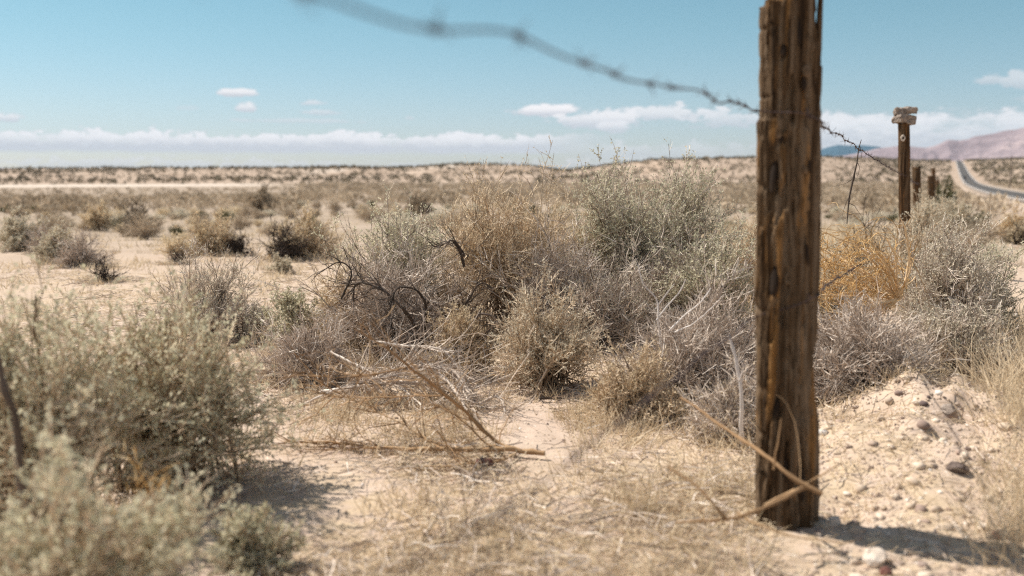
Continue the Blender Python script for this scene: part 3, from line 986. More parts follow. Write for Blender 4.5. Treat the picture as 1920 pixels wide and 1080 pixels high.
def far_scrub(name, label, n, r0, r1, smin, smax, nl, m, seed, dens_f, power=.5, azr=31, size=.22, lw=.09):
    r = np.random.default_rng(seed)
    rad = np.sqrt(r.uniform(r0 ** 2, r1 ** 2, n)) if power == .5 else r0 + (r1 - r0) * r.random(n) ** power
    az = np.radians(r.uniform(-azr, azr, n))
    x, y = rad * np.sin(az), rad * np.cos(az)
    w = x * FN.x + y * FN.y
    keep = ((w < ROAD_W0 - 5) | (w > ROAD_W1 + 4.5)) & (r.random(n) < dens_f(x, y, rad, np.degrees(az)))
    x, y, rad = x[keep], y[keep], rad[keep]
    n = len(x)
    z = terrain(x, y)
    s = r.uniform(smin, smax, n)
    s = s * np.where((np.degrees(np.arctan2(x, y)) < -12) & (rad > 120) & (rad < 500), .5, 1)
    B = Buf()
    C = r.normal(size=(n, nl, 3))
    C = C / np.linalg.norm(C, axis=-1, keepdims=True) * r.uniform(.35, 1.0, (n, nl, 1)) ** .5
    C = C * np.array([.5, .5, .33]) + np.array([0, 0, .28])
    C[:, :, 2] = np.maximum(C[:, :, 2], 0)
    D = nrm(C - np.array([0, 0, -.2]) + r.normal(0, .35, C.shape))
    C = C * s[:, None, None] + np.stack([x, y, z], -1)[:, None, :]
    tint = np.clip(np.repeat(np.clip(r.normal(.42, .36, n), 0, 1), nl) + r.normal(0, .14, n * nl), 0, 1)
    sc = np.repeat(s, nl)
    leaves(B, C.reshape(-1, 3), D.reshape(-1, 3), sc * size * r.uniform(.7, 1.4, n * nl), sc * lw * r.uniform(.7, 1.4, n * nl), r, tint)
    o = link(name, mesh_np(name, *B.arrays(), False, [m]))
    return tag(o, label, 'scrub', kind='stuff')


def d_plain(x, y, r, az):
    d = .62 + .9 * fbm(x / 14, y / 14, 61, 3)
    d = d * np.where((r > 330) & (r < 520) & (az < -13), .0, 1)
    return np.clip(d, .0, 1)


def d_hill(x, y, r, az):
    return np.clip(.68 + .45 * fbm(x / 60, y / 60, 66, 3) + .2 * (az > 20), .15, 1)


far_scrub('plain_scrub', 'belt of tan and grey scrub covering the middle distance plain', 4300, 36, 190, .45, 1.3, 100, M['scrub_leaf'], 301, d_plain, size=.20, lw=.07)
far_scrub('far_scrub', 'far off scrub speckling the flat valley before the hills', 7500, 190, 490, .7, 1.8, 30, M['scrub_leaf'], 302, d_plain, size=.34, lw=.15)
M['hill_leaf'] = tint_mat('hill_leaf', [(0, (.06, .055, .032)), (.5, (.16, .13, .08)), (1, (.30, .24, .165))], .1)
far_scrub('hill_scrub', 'dark bushes dotted over the low hills on the skyline', 22000, 480, 1550, 1.1, 2.9, 12, M['hill_leaf'], 303, d_hill, size=.5, lw=.30)


# ------------------------------------------------------------------ fence posts
def post_mesh(name, base, top, r_base, r_top, m, seed, bumps=(), rings=220, seg=88, groove=.05, topcut=.02, prof=None, sink=.25, squash=1.0):
    """a split weathered post: rings of noise-grooved radius along the axis; BUMPS are (height fraction, angle, dh, da, depth)"""
    base, top = Vector(base), Vector(top)
    ax = (top - base)
    H = ax.length
    axn = ax.normalized()
    a = Vector((1, 0, 0))
    u = (a - axn * a.dot(axn)).normalized()
    v = axn.cross(u)
    h = np.concatenate([[-sink], np.linspace(0, H, rings)])
    th = np.linspace(0, 2 * np.pi, seg, endpoint=False)
    T, Hh = np.meshgrid(th, h)
    fr = np.clip(Hh / H, 0, 1)
    r = r_base + (r_top - r_base) * fr
    r = r * (1 + .035 * np.sin(2 * T + seed) + .03 * np.sin(3 * T + 1.7 * seed))
    cx, cy = np.cos(T) * 1.6, np.sin(T) * 1.6
    wob = .25 * fbm(Hh * 3, Hh * 0 + seed, seed, 3)
    g1 = fbm((T + wob) * 5 / (2 * np.pi) * 2, Hh * .8, seed + 1, 3)
    per = lambda f, s, hs, dt: fbm(np.cos(T + wob * dt) * f + 5, np.sin(T + wob * dt) * f + Hh * hs, s, 4)
    g1 = per(2.6, seed + 1, .9, 1.0)
    g2 = per(7.0, seed + 2, 1.6, 1.0)
    g3 = per(16.0, seed + 4, 4.0, 1.0)
    r = r * (1 + groove * 1.3 * g1 + groove * 1.1 * g2 + groove * .6 * g3)
    # drying cracks
    for q in range(6):
        rq = np.random.default_rng(seed * 13 + q)
        a0, h0, hl = rq.uniform(0, 2 * np.pi), rq.uniform(0, 1), rq.uniform(.12, .4)
        dt = np.angle(np.exp(1j * (T - a0 - .12 * np.sin(Hh * 4 + q))))
        r = r * (1 - .16 * np.exp(-(dt / .035) ** 2) * np.exp(-((fr - h0) / hl) ** 4))
    for (bh, ba, dh, da, dep) in bumps:
        dt = np.angle(np.exp(1j * (T - ba)))
        r = r + dep * np.exp(-(((Hh - bh) / dh) ** 2) ** 1.0 - ((dt / da) ** 2) ** 1.0)
    if prof is not None:
        ct, stt = np.cos(T) * 2.2 + 3, np.sin(T) * 2.2
        chip = fbm(ct * 1.6 + Hh * .6, stt * 1.6 + Hh * 9.0, seed + 31, 3)
        r = r - .013 * sstep(chip, .20, .36)
        r = r - .006 * sstep(fbm(ct * 4, stt * 4 + Hh * 30, seed + 37, 2), .2, .5)
        r = prof(r, T, Hh, H)
    X = r * np.cos(T)
    Y = r * np.sin(T) * squash
    Zt = Hh.copy()
    tops = topcut * fbm(np.cos(th) * 3 + seed, np.sin(th) * 3, seed + 3, 3)
    Zt[-1] += tops + (.03 * np.cos(th - .3) if prof is not None else 0)
    for q in range(2, 24):
        Zt[-q] = np.minimum(Zt[-q], Zt[-q + 1] - .0006)
    V = (X[..., None] * np.array(u) + Y[..., None] * np.array(v) + Zt[..., None] * np.array(axn)).reshape(-1, 3)
    n = len(h)
    idx = np.arange(n * seg).reshape(n, seg)
    nx = np.roll(idx, -1, axis=1)
    F = [np.stack([idx[:-1], nx[:-1], nx[1:], idx[1:]], -1).reshape(-1, 4)]
    # rough end grain
    last = idx[-1]
    for f_, dz in ((.72, -.006), (.4, -.010), (.08, -.008)):
        k0 = len(V)
        cen = V[last].mean(0)
        Vn = cen + (V[last] - cen) * (f_ if len(F) == 1 else f_ / pf) + np.array(axn) * dz
        Vn = Vn + np.array(axn) * (np.random.default_rng(seed + k0).normal(0, .003, (seg, 1)))
        V = np.vstack([V, Vn])
        new = np.arange(k0, k0 + seg)
        F.append(np.stack([last, np.roll(last, -1), np.roll(new, -1), new], -1))
        last, pf = new, f_
    return mesh_np(name, V, np.vstack(F), None, True, [m]), (u, v, axn, H)


def knob(name, parent, p, out, r, hole=False, m='knot', flat=.6):
    """a branch stub: a low lumpy dome, with a dark hole in its middle when HOLE"""
    bm = bmesh.new()
    bmesh.ops.create_icosphere(bm, subdivisions=3, radius=1)
    for vtx in bm.verts:
        n = mnoise.noise(vtx.co * 2.1 + Vector(p) * 7)
        vtx.co *= 1 + .22 * n
        vtx.co.z *= flat
        if hole:
            rr = math.hypot(vtx.co.x, vtx.co.y)
            if vtx.co.z > 0 and rr < .5:
                vtx.co.z *= max(.0, (rr / .5) ** 2) * .8
        vtx.co.y *= 1.35
        vtx.co *= r
    me = bpy.data.meshes.new(name)
    bm.to_mesh(me)
    bm.free()
    me.polygons.foreach_set('use_smooth', [True] * len(me.polygons))
    me.materials.append(M[m])
    o = link(name, me, parent)
    q = Vector(out).normalized().to_track_quat('Z', 'Y')
    o.rotation_mode = 'QUATERNION'
    o.rotation_quaternion = q
    o.location = p
    return o


# the thick post
D1 = 2.40
p_base = gpt(1470, D1)
p_top = at(1477, -14, D1)
PR = 56 / FPX * D1


def pang(px):      # angle on the post facing the camera at pixel column px (post centre 1470)
    return -math.pi / 2 + math.asin(max(-.98, min(.98, (px - 1471) / 57)))


def ph(py):        # height on the post of pixel row py
    return at(1471, py, D1 - .06).z - p_base.z


def prof1(r, T, Hh, H):
    left = np.exp(-(np.angle(np.exp(1j * (T - math.pi))) / .75) ** 2)
    right = np.exp(-(np.angle(np.exp(1j * (T - 0))) / .7) ** 2)
    r = r - left * .014 * sstep(Hh, ph(226), ph(214))           # shoulder where a slab has split off
    r = r + left * .004 * np.exp(-((Hh - ph(560)) / .05) ** 2)
    r = r - right * .007 * np.exp(-((Hh - ph(640)) / .12) ** 2)
    r = r + right * .004 * sstep(Hh, ph(170), ph(90))
    r = r - right * .020 * sstep(Hh, ph(75), ph(25))
    # notches nibbled out of the left edge
    for py, dp, wd in ((45, .006, .006), (110, .003, .01), (178, .005, .004), (350, .010, .010), (585, .006, .008), (735, .007, .012), (820, .008, .008)):
        r = r - left * dp * np.exp(-((Hh - ph(py)) / wd) ** 2)
    return r


post = empty('fence_post', p_base, 'thick weathered brown wooden post in front, split at its top', 'fence post', 'wooden fence posts')
hol = [(ph(325), pang(1432), .045, .20, -.022), (ph(525), pang(1434), .040, .22, -.026), (ph(470), pang(1436), .03, .12, -.010),
       (ph(760), pang(1442), .030, .16, -.014), (ph(95), pang(1449), .014, .14, -.016), (ph(262), pang(1446), .012, .16, -.014),
       (ph(150), pang(1489), .02, .12, -.010), (ph(870), pang(1462), .05, .20, -.012), (ph(905), pang(1490), .04, .25, -.014),
       (ph(520), pang(1463), .05, .22, .008), (ph(250), pang(1436), .03, .2, .006), (ph(800), pang(1485), .035, .25, .010)]
me, frame = post_mesh('timber', (0, 0, 0), p_top - p_base, PR, PR * .985, M['wood'], 5, hol, rings=420, seg=144, groove=.135, topcut=.03, prof=prof1)
link('timber', me, post)


def on_post(px, py, lift=0.0):
    a_ = pang(px)
    ax = (p_top - p_base).normalized()
    hh = ph(py)
    return ax * hh + Vector((math.cos(a_), math.sin(a_), 0)) * (PR * .97 + lift), Vector((math.cos(a_), math.sin(a_), .15))


for px, py, r_, hole in ((1465, 522, .013, True), (1497, 134, .0115, False), (1441, 251, .0085, False), (1483, 838, .010, False), (1496, 318, .008, False), (1420, 770, .007, False)):
    p_, o_ = on_post(px, py, -.006)
    knob('knot', post, p_, o_, r_, hole)
for px, py, r_, st_ in ((1433, 332, .0085, 3.4), (1437, 524, .0105, 3.0), (1442, 468, .005, 3.0), (1446, 262, .0055, 1.3), (1449, 95, .007, 1.5), (1490, 158, .006, 2.2), (1441, 768, .007, 2.6), (1437, 640, .005, 2.0), (1492, 905, .009, 3.5), (1503, 300, .0045, 5), (1500, 470, .0045, 6), (1457, 880, .0065, 3.0), (1478, 60, .0045, 5)):
    p_, o_ = on_post(px, py, -.0035)
    k_ = knob('hollow_shade', post, p_, o_, r_, False, 'hollow', .45)  # dark patches that paint shade into the hollows of the post
    k_.scale = (1, st_, 1)
for py, px in ((212, 1492), (560, 1500)):
    stp = Buf()
    c_, o_ = on_post(px, py, .001)
    sd = o_.cross(Vector((0, 0, 1))).normalized()
    pts_ = [c_ + Vector((0, 0, .009)) - o_ * .006, c_ + Vector((0, 0, .009)) + o_ * .004, c_ + o_ * .0065, c_ - Vector((0, 0, .009)) + o_ * .004, c_ - Vector((0, 0, .009)) - o_ * .006]
    tubes(stp, np.array([[list(p) for p in pts_]]), np.full((1, 5), .0016), 6, np.random.default_rng(9), [.5])
    link('staple', mesh_np('staple', *stp.arrays(), True, [M['wire']]), post)
# splinter standing off the right side of the top
sp = Buf()
P = np.array([[list(at(1529, 150, D1)), list(at(1534, 90, D1)), list(at(1536, 45, D1)), list(at(1538, 5, D1)), list(at(1541, -55, D1))]]) - np.array(p_base)
tubes(sp, P, np.array([[.009, .0085, .0075, .0065, .004]]), 6, np.random.default_rng(2), [.5])
link('splinter', mesh_np('splinter', *sp.arrays(), True, [M['wood']]), post)


# posts farther along the fence
def far_post(px_t, py_t, px_b, depth, r_, seed, label, rt=None):
    b = gpt(px_b, depth)
    tp = at(px_t, py_t, depth)
    o = empty('fence_post', b, label, 'fence post', 'wooden fence posts')
    me, _ = post_mesh('timber', (0, 0, 0), tp - b, r_, rt or r_, M['wood_far'], seed, [(.6, -1.6, .03, .3, .006), (.3, -2.1, .04, .25, -.008)], rings=120, seg=48, groove=.10, topcut=.05 if seed != 21 else .01)
    link('timber', me, o)
    return o, b, tp


P2D = 8.6
post2, b2, t2 = far_post(1694.5, 231, 1697.5, P2D, .046, 21, 'slim brown post carrying two stacked stones', .044)
ax2 = (t2 - b2)
kk = at(1693, 259, P2D - .05) - b2
kn = knob('knot', post2, kk, (0, -1, 0), .020, True, 'rock_pale', .35)
knob('knot_hole', kn, (0, 0, .004), (0, 0, 1), .0085, False, 'hollow', .5)
far_post(1718, 313, 1723, 12.0, .044, 22, 'flat topped leaning post just right of the stone topped post')
far_post(1744.5, 330, 1747, 19.4, .054, 23, 'shortest post with a split grain, third along behind the thick one')
far_post(1750.5, 316, 1752, 24.0, .042, 24, 'thin dark post standing behind the shortest post')
far_post(1758, 338, 1759, 30.0, .05, 25, 'dark stub post beside the olive creosote bush')


def stone(name, loc, dims, seed, m, *args, blocky=1.0, **kw):
    return stone_(name, loc, dims, seed, m, *args, blocky=blocky, **kw)


def stone_(name, loc, dims, seed, m, label=None, group=None, sub=4, rough=.22, cuts=7, rz=0.0, cat='stone', flatbot=True, tilt=0.0, blocky=1.0):
    r = np.random.default_rng(seed)
    bm = bmesh.new()
    bmesh.ops.create_icosphere(bm, subdivisions=sub, radius=1)
    planes = [(Vector(r.normal(size=3)).normalized(), r.uniform(.55, .85)) for _ in range(cuts)]
    for v in bm.verts:
        c = Vector([math.copysign(abs(q) ** blocky, q) for q in v.co])
        for n, d in planes:
            e = c.dot(n) - d
            if e > 0:
                c -= n * e * .9
        c *= 1 + rough * (mnoise.fractal(c * 1.8 + Vector((seed, 0, 0)), .8, 2.1, 6)) * .6
        v.co = c
    for k in range(3):
        lo, hi = min(v.co[k] for v in bm.verts), max(v.co[k] for v in bm.verts)
        for v in bm.verts:
            v.co[k] = (v.co[k] - (lo + hi) / 2) * dims[k] / (hi - lo)
    me = bpy.data.meshes.new(name)
    bm.to_mesh(me)
    bm.free()
    me.polygons.foreach_set('use_smooth', [False] * len(me.polygons) if sub <= 3 else [True] * len(me.polygons))
    me.materials.append(M[m])
    o = link(name, me)
    o.location = loc
    o.rotation_euler = (0, tilt, rz)
    return tag(o, label, cat, group)


def slab(name, loc, dims, seed, m, label, rz, tilt=0.0):
    bm = bmesh.new()
    bmesh.ops.create_icosphere(bm, subdivisions=5, radius=1)
    for v in bm.verts:
        c = v.co
        q = c / max(abs(c.x), abs(c.y), abs(c.z))
        c = q * .8 + c * .3
        p = Vector((c.x * dims[0] / 2, c.y * dims[1] / 2, c.z * dims[2] / 2)) * .93
        o3 = Vector((seed * 3.1, seed, 0))
        p = p + .020 * mnoise.noise_vector(p * 11 + o3) + .011 * mnoise.noise_vector(p * 34 + o3) + .005 * mnoise.noise_vector(p * 90 + o3)
        v.co = p
    me = bpy.data.meshes.new(name)
    bm.to_mesh(me)
    bm.free()
    me.materials.append(M[m])
    o = link(name, me)
    o.location = loc
    o.rotation_euler = (0, tilt, rz)
    return tag(o, label, 'stone')


c1 = at(1695.5, 224, P2D)
slab('stone', c1, (.165, .13, .074), 3, 'rock_grey', 'lower rough grey stone resting directly on the slim post', .35, .06)
c2 = at(1698, 208, P2D)
slab('stone', c2, (.178, .13, .060), 8, 'rock_grey', 'upper rough grey stone, topmost on the slim post', -.3, -.05)


# ------------------------------------------------------------------ barbed wire
def smooth_path(pts, step):
    pts = np.array([list(p) for p in pts], float)
    d = np.concatenate([[0], np.cumsum(np.linalg.norm(np.diff(pts, axis=0), axis=1))])
    s = np.arange(0, d[-1], step)
    # Catmull-Rom through the points by numpy
    out = []
    for q in s:
        i = int(np.clip(np.searchsorted(d, q) - 1, 0, len(pts) - 2))
        t_ = (q - d[i]) / (d[i + 1] - d[i])
        p0, p1, p2, p3 = pts[max(i - 1, 0)], pts[i], pts[i + 1], pts[min(i + 2, len(pts) - 1)]
        m1 = (p2 - p0) / (d[i + 1] - d[max(i - 1, 0)]) * (d[i + 1] - d[i])
        m2 = (p3 - p1) / (d[min(i + 2, len(pts) - 1)] - d[i]) * (d[i + 1] - d[i])
        out.append((2 * t_ ** 3 - 3 * t_ ** 2 + 1) * p1 + (t_ ** 3 - 2 * t_ ** 2 + t_) * m1 + (-2 * t_ ** 3 + 3 * t_ ** 2) * p2 + (t_ ** 3 - t_ ** 2) * m2)
    return np.array(out)


def barbed(name, pts, label, seed, gauge=.00105, every=.15, wav=.003):
    r = np.random.default_rng(seed)
    o = empty(name, pts[0], label, 'barbed wire', 'barbed wires of the fence')
    org = np.array(list(pts[0]))
    C = smooth_path(pts, .006) - org
    n = len(C)
    k = np.arange(n) * .006
    C = C + wav * np.stack([np.sin(k * 9 + 1), np.sin(k * 7.3), np.sin(k * 11.1) + .6 * np.sin(k * 23)], -1)
    T = nrm(np.gradient(C, axis=0))
    N_ = nrm(np.cross(T, np.array([0, 0, 1.0])))
    B_ = np.cross(T, N_)
    sb = Buf()
    for phs in (0, math.pi):
        ph_ = k * 2 * np.pi / .030 + phs
        S = C + (gauge * .95) * (np.cos(ph_)[:, None] * N_ + np.sin(ph_)[:, None] * B_)
        tubes(sb, S[None], np.full((1, n), gauge), 6, r, [.5])
    link('strand', mesh_np('strand', *sb.arrays(), True, [M['wire']]), o)
    pos = np.arange(.06, n * .006, every)
    pos = np.clip(pos + r.normal(0, .018, len(pos)), .02, n * .006 - .02)
    for q, s in enumerate(pos[:90]):
        i = min(int(s / .006), n - 2)
        bb = Buf()
        c, t_, n_, b_ = C[i], T[i], N_[i], B_[i]
        ang = r.uniform(0, 6.28)
        n_, b_ = math.cos(ang) * n_ + math.sin(ang) * b_, math.cos(ang) * b_ - math.sin(ang) * n_
        for sg in (0, 1):
            a_ = np.linspace(0, 2 * np.pi * 2.0, 26)
            off = (a_ / (2 * np.pi) - 1.0) * .0036 + (sg - .5) * .006
            coil = c + t_ * off[:, None] + gauge * 2.5 * (np.cos(a_ + sg * 1.6)[:, None] * n_ + np.sin(a_ + sg * 1.6)[:, None] * b_)
            e0 = coil[0] + (coil[0] - coil[1]) * 0 + nrm((coil[0] - coil[2])[None])[0] * .015 + r.normal(0, .003, 3)
            e1 = coil[-1] + nrm((coil[-1] - coil[-3])[None])[0] * .015 + r.normal(0, .003, 3)
            L = np.vstack([[e0], coil, [e1]])
            rad = np.full((1, len(L)), gauge * .8)
            rad[0, 0] = rad[0, -1] = .0003
            tubes(bb, L[None], rad, 5, r, [.5])
        link('barb', mesh_np('barb', *bb.arrays(), True, [M['wire']]), o)
    return o


def fz(s, hrel):        # point on the fence line s metres from the thick post (towards the lens negative), height relative to the lens
    return Vector((.585 + .4035 * s, 2.36 + .915 * s, HC + hrel))


front = p_base + on_post(1471, 212, .004)[0]
barbed('barbed_wire', [
    at(-420, -330, .30), at(150, -150, .43), at(480, -46, .577), at(600, -12, .632), at(700, 17, .69), at(840, 53, .80), at(960, 72, .914), at(1030, 100, .99), at(1100, 124, 1.10), at(1145, 133, 1.18), at(1190, 145, 1.268),
    at(1255, 167, 1.42), at(1300, 170, 1.56), at(1345, 188, 1.76), at(1385, 195, 2.0), at(1416, 204, 2.30), p_base + on_post(1440, 210, .005)[0], p_base + on_post(1480, 214, .005)[0], p_base + on_post(1522, 226, .006)[0],
    at(1545, 240, 2.85), at(1575, 254, 3.5), at(1610, 279, 4.33), at(1650, 304, 5.64), at(1690, 327, P2D - .06), at(1700, 331, P2D - .065), at(1712, 341, 10.2), at(1722, 345, 11.93), at(1735, 351, 15.0), at(1746, 357, 19.3)],
    'rusty barbed wire across the sky, nailed high on the thick post', 4)
barbed('barbed_wire', [
    at(420, 1330, .56), at(760, 1068, .735), at(900, 990, .851), at(1010, 907, .972), at(1113, 830, 1.12), at(1190, 765, 1.268), at(1300, 683, 1.555), at(1395, 610, 2.1), p_base + on_post(1425, 592, .005)[0],
    p_base + on_post(1470, 572, .005)[0], p_base + on_post(1515, 552, .006)[0], at(1560, 528, 3.05), at(1600, 504, 3.95), at(1645, 477, 5.44), at(1690, 452, P2D - .06)],
    'low barbed wire passing below the knot of the thick post', 5, every=.16, gauge=.0010)

# thin wire stay hanging from the top wire beside the tumbleweed
st = Buf()
P = np.array([[list(at(1615, 262, 4.36)), list(at(1610, 279, 4.34)), list(at(1607, 305, 4.34)), list(at(1600, 335, 4.33)), list(at(1592, 372, 4.32)), list(at(1588, 420, 4.31))]])
pz = P[0, 0].copy()
tubes(st, P - pz, np.array([[.0015, .0025, .003, .0045, .004, .002]]), 5, np.random.default_rng(3), [.3])
S_, D_, _ = spawn(P - pz, 9, .05, .95, .9, np.random.default_rng(4))
Q = grow(S_, D_, .10, 4, np.random.default_rng(5), .25)
tubes(st, Q, np.broadcast_to(np.array([.0016, .0014, .001, .0006]), (len(Q), 4)), 3, np.random.default_rng(6), np.full(len(Q), .4))
o = link('hanging_twig', mesh_np('hanging_twig', *st.arrays(), True, [M['twig_dark']]), None, Vector(pz))
tag(o, 'dark dry twig hanging from the wire right of the thick post', 'twig')


# ------------------------------------------------------------------ tumbleweed
def tumbleweed():
    r = np.random.default_rng(77)
    root = at(1684, 560, 4.35)
    o = empty('tumbleweed', root, 'orange dry tumbleweed caught on the fence right of the thick post', 'tumbleweed')
    stems, fine = Buf(), Buf()
    tips = [(1700, 505), (1696, 455), (1680, 420), (1590, 440), (1560, 470), (1540, 430), (1550, 520), (1530, 560), (1560, 590), (1600, 610), (1640, 600), (1575, 550), (1620, 530), (1610, 470), (1650, 440), (1530, 480), (1545, 610), (1590, 580), (1520, 520), (1640, 480)]
    Pl = []
    for i, (px, py) in enumerate(tips + tips[9:]):
        j = i >= len(tips)
        d_ = 4.35 + r.uniform(-.22, .30)
        e = np.array(list(at(px + r.normal(0, 22) * j, py + r.normal(0, 20) * j, d_))) - np.array(root)
        out = np.array([.45, r.uniform(-.3, .3), .45]) if py < 470 else np.array([-.1, r.uniform(-.4, .4), -.10 if py > 560 else .3])
        L = np.linalg.norm(e)
        c = e * .45 + out * L * .35
        tt = np.linspace(0, 1, 8)[:, None]
        p = 2 * tt * (1 - tt) * c + tt ** 2 * e
        p = p + np.cumsum(r.normal(0, .006, p.shape), 0)
        p[0] = 0
        Pl.append(p)
    Pl = np.array(Pl)
    n = len(Pl)
    rad = np.linspace(.0085, .0022, 8)[None] * r.uniform(.5, 1.1, (n, 1))
    tubes(stems, Pl, rad, 5, r)
    S, D, _ = spawn(Pl, 3, .3, 1, .8, r)
    P1 = grow(S, D, r.uniform(.06, .18, len(S)), 6, r, .40)
    tubes(fine, P1, np.broadcast_to(np.array([.0018, .0016, .0014, .0012, .001, .0007]), (len(S), 6)), 3, r)
    # curls wound through the ball
    cen = np.array(list(at(1598, 512, 4.4))) - np.array(root)
    rad3 = np.array([.25, .22, .22])
    n = 250
    q = nrm(r.normal(size=(n, 3))) * (r.random((n, 1)) ** .45)
    S = cen + q * rad3
    D = nrm(np.cross(q, np.array([0.2, 1, .1])) * r.choice([-1, 1], (n, 1)) + r.normal(0, .35, (n, 3)) + np.array([-.25, 0, 0]))
    d = D.copy()
    C = np.zeros((n, 9, 3))
    C[:, 0] = S
    L = r.uniform(.10, .30, n)
    for k in range(1, 9):
        inward = (cen - C[:, k - 1]) / rad3
        d = nrm(d + r.normal(0, .36, (n, 3)) + inward * .22 * np.linalg.norm(inward, axis=1, keepdims=True))
        C[:, k] = C[:, k - 1] + d * (L / 8)[:, None]
    tubes(fine, C, np.linspace(.0017, .0007, 9)[None] * r.uniform(.6, 1.4, (n, 1)), 3, r)
    S, D, _ = spawn(C, 3, .05, 1, .9, r)
    P2 = grow(S, D, r.uniform(.02, .07, len(S)), 4, r, .35)
    tubes(fine, P2, np.full((len(S), 4), .0009), 2, r)
    link('stems', mesh_np('stems', *stems.arrays(), True, [M['orange_stem']]), o)
    link('twigs', mesh_np('twigs', *fine.arrays(), False, [M['orange']]), o)


tumbleweed()


# ------------------------------------------------------------------ fallen branches, dead limbs
def limb_path(pts):
    return [at(px, py, d) for px, py, d in pts]


def dead_branch(name, label, limbs, m, tm, seed, twigs=5, tl=(.05, .2), spread=.45, tw_r=.0012, up=0.0, cat='branch', tw2=2):
    """limbs: list of (points as (px, py, depth), radius start, radius end)"""
    r = np.random.default_rng(seed)
    org = np.array(list(at(*limbs[0][0][0])))
    o = empty(name, Vector(org), label, cat)
    lb, tb = Buf(), Buf()
    for pts, ra, rb in limbs:
        p = smooth_path(limb_path(pts), .02) - org
        p = p + np.cumsum(r.normal(0, .0012, p.shape), 0)
        n = len(p)
        rad = np.linspace(ra, rb, n)[None] * (1 + .12 * r.normal(size=(1, n)))
        p[:, 2] = np.maximum(p[:, 2], terrain(p[:, 0] + org[0], p[:, 1] + org[1]) - org[2] + rad[0] + .012)
        tubes(lb, p[None], rad, 6, r, [r.random()])
        if twigs:
            S, D, _ = spawn(p[None], int(twigs * n * .02 / .1) + 1, .12, 1, spread, r, up)
            P1 = grow(S, D, r.uniform(tl[0], tl[1], len(S)), 5, r, .2, up * .2)
            P1[:, :, 2] = np.maximum(P1[:, :, 2], tz(*(org[:2])) - org[2] + .004)
            tubes(tb, P1, np.broadcast_to(tw_r * np.array([1.8, 1.5, 1.2, 1, .7]), (len(S), 5)), 3, r)
            if tw2:
                S, D, _ = spawn(P1, tw2, .1, 1, .6, r, up)
                P2 = grow(S, D, r.uniform(tl[0] * .4, tl[1] * .5, len(S)), 3, r, .25)
                P2[:, :, 2] = np.maximum(P2[:, :, 2], tz(*(org[:2])) - org[2] + .004)
                tubes(tb, P2, np.full((len(S), 3), tw_r * .8), 2, r)
    link('limbs', mesh_np('limbs', *lb.arrays(), True, [M[m]]), o)
    if tb.n:
        link('twigs', mesh_np('twigs', *tb.arrays(), False, [M[tm]]), o)
    return o


dead_branch('fallen_branch', 'fallen tan branch forking over the sand in the foreground', [
    ([(1022, 852, 2.94), (975, 861, 2.96), (900, 866, 2.97), (780, 865, 3.0), (680, 857, 3.05), (600, 851, 3.1), (535, 852, 3.12)], .0095, .003),
    ([(975, 861, 2.96), (930, 830, 3.0), (880, 780, 3.0), (830, 740, 2.95), (780, 700, 2.9), (720, 650, 2.85), (660, 615, 2.8)], .008, .0027),
    ([(968, 859, 2.97), (920, 838, 3.02), (870, 795, 3.05), (820, 765, 3.1), (800, 760, 3.1)], .0042, .002),
    ([(968, 862, 2.95), (945, 885, 2.88), (900, 900, 2.85), (840, 910, 2.84), (780, 925, 2.82)], .0045, .0015),
    ([(860, 862, 2.98), (830, 845, 3.02), (760, 800, 3.08), (690, 765, 3.15), (600, 720, 3.2)], .003, .0012),
    ([(760, 690, 2.88), (700, 700, 2.95), (620, 705, 3.0), (560, 690, 3.05)], .003, .001),
    ([(830, 742, 2.95), (740, 745, 3.05), (640, 750, 3.1), (560, 735, 3.1)], .0025, .001)], 'branch', 'branch', 401, twigs=3.2, tl=(.06, .22), up=.02, tw_r=.0014)
dead_branch('dead_brush_pile', 'grey pile of dead sticks behind the fallen tan branch', [
    ([(690, 735, 3.85), (760, 690, 3.8), (820, 690, 3.75), (860, 710, 3.7), (885, 750, 3.6)], .014, .008),
    ([(600, 735, 3.75), (680, 722, 3.72), (780, 718, 3.7), (870, 735, 3.65)], .008, .005),
    ([(700, 640, 3.95), (760, 650, 3.9), (830, 660, 3.85), (880, 720, 3.75)], .006, .004),
    ([(560, 760, 3.6), (640, 725, 3.62), (720, 705, 3.66), (800, 690, 3.7)], .005, .003),
    ([(820, 700, 3.7), (850, 730, 3.62), (870, 770, 3.5), (890, 800, 3.42)], .010, .006),
    ([(840, 690, 3.8), (860, 715, 3.72), (880, 760, 3.58)], .009, .006),
    ([(905, 755, 3.6), (925, 745, 3.58), (940, 755, 3.55), (945, 785, 3.48)], .006, .004),
    ([(620, 660, 3.9), (680, 690, 3.8), (760, 735, 3.65), (800, 770, 3.5)], .005, .003)], 'twig_grey', 'twig_grey', 402, twigs=9, tl=(.08, .28), spread=.6)
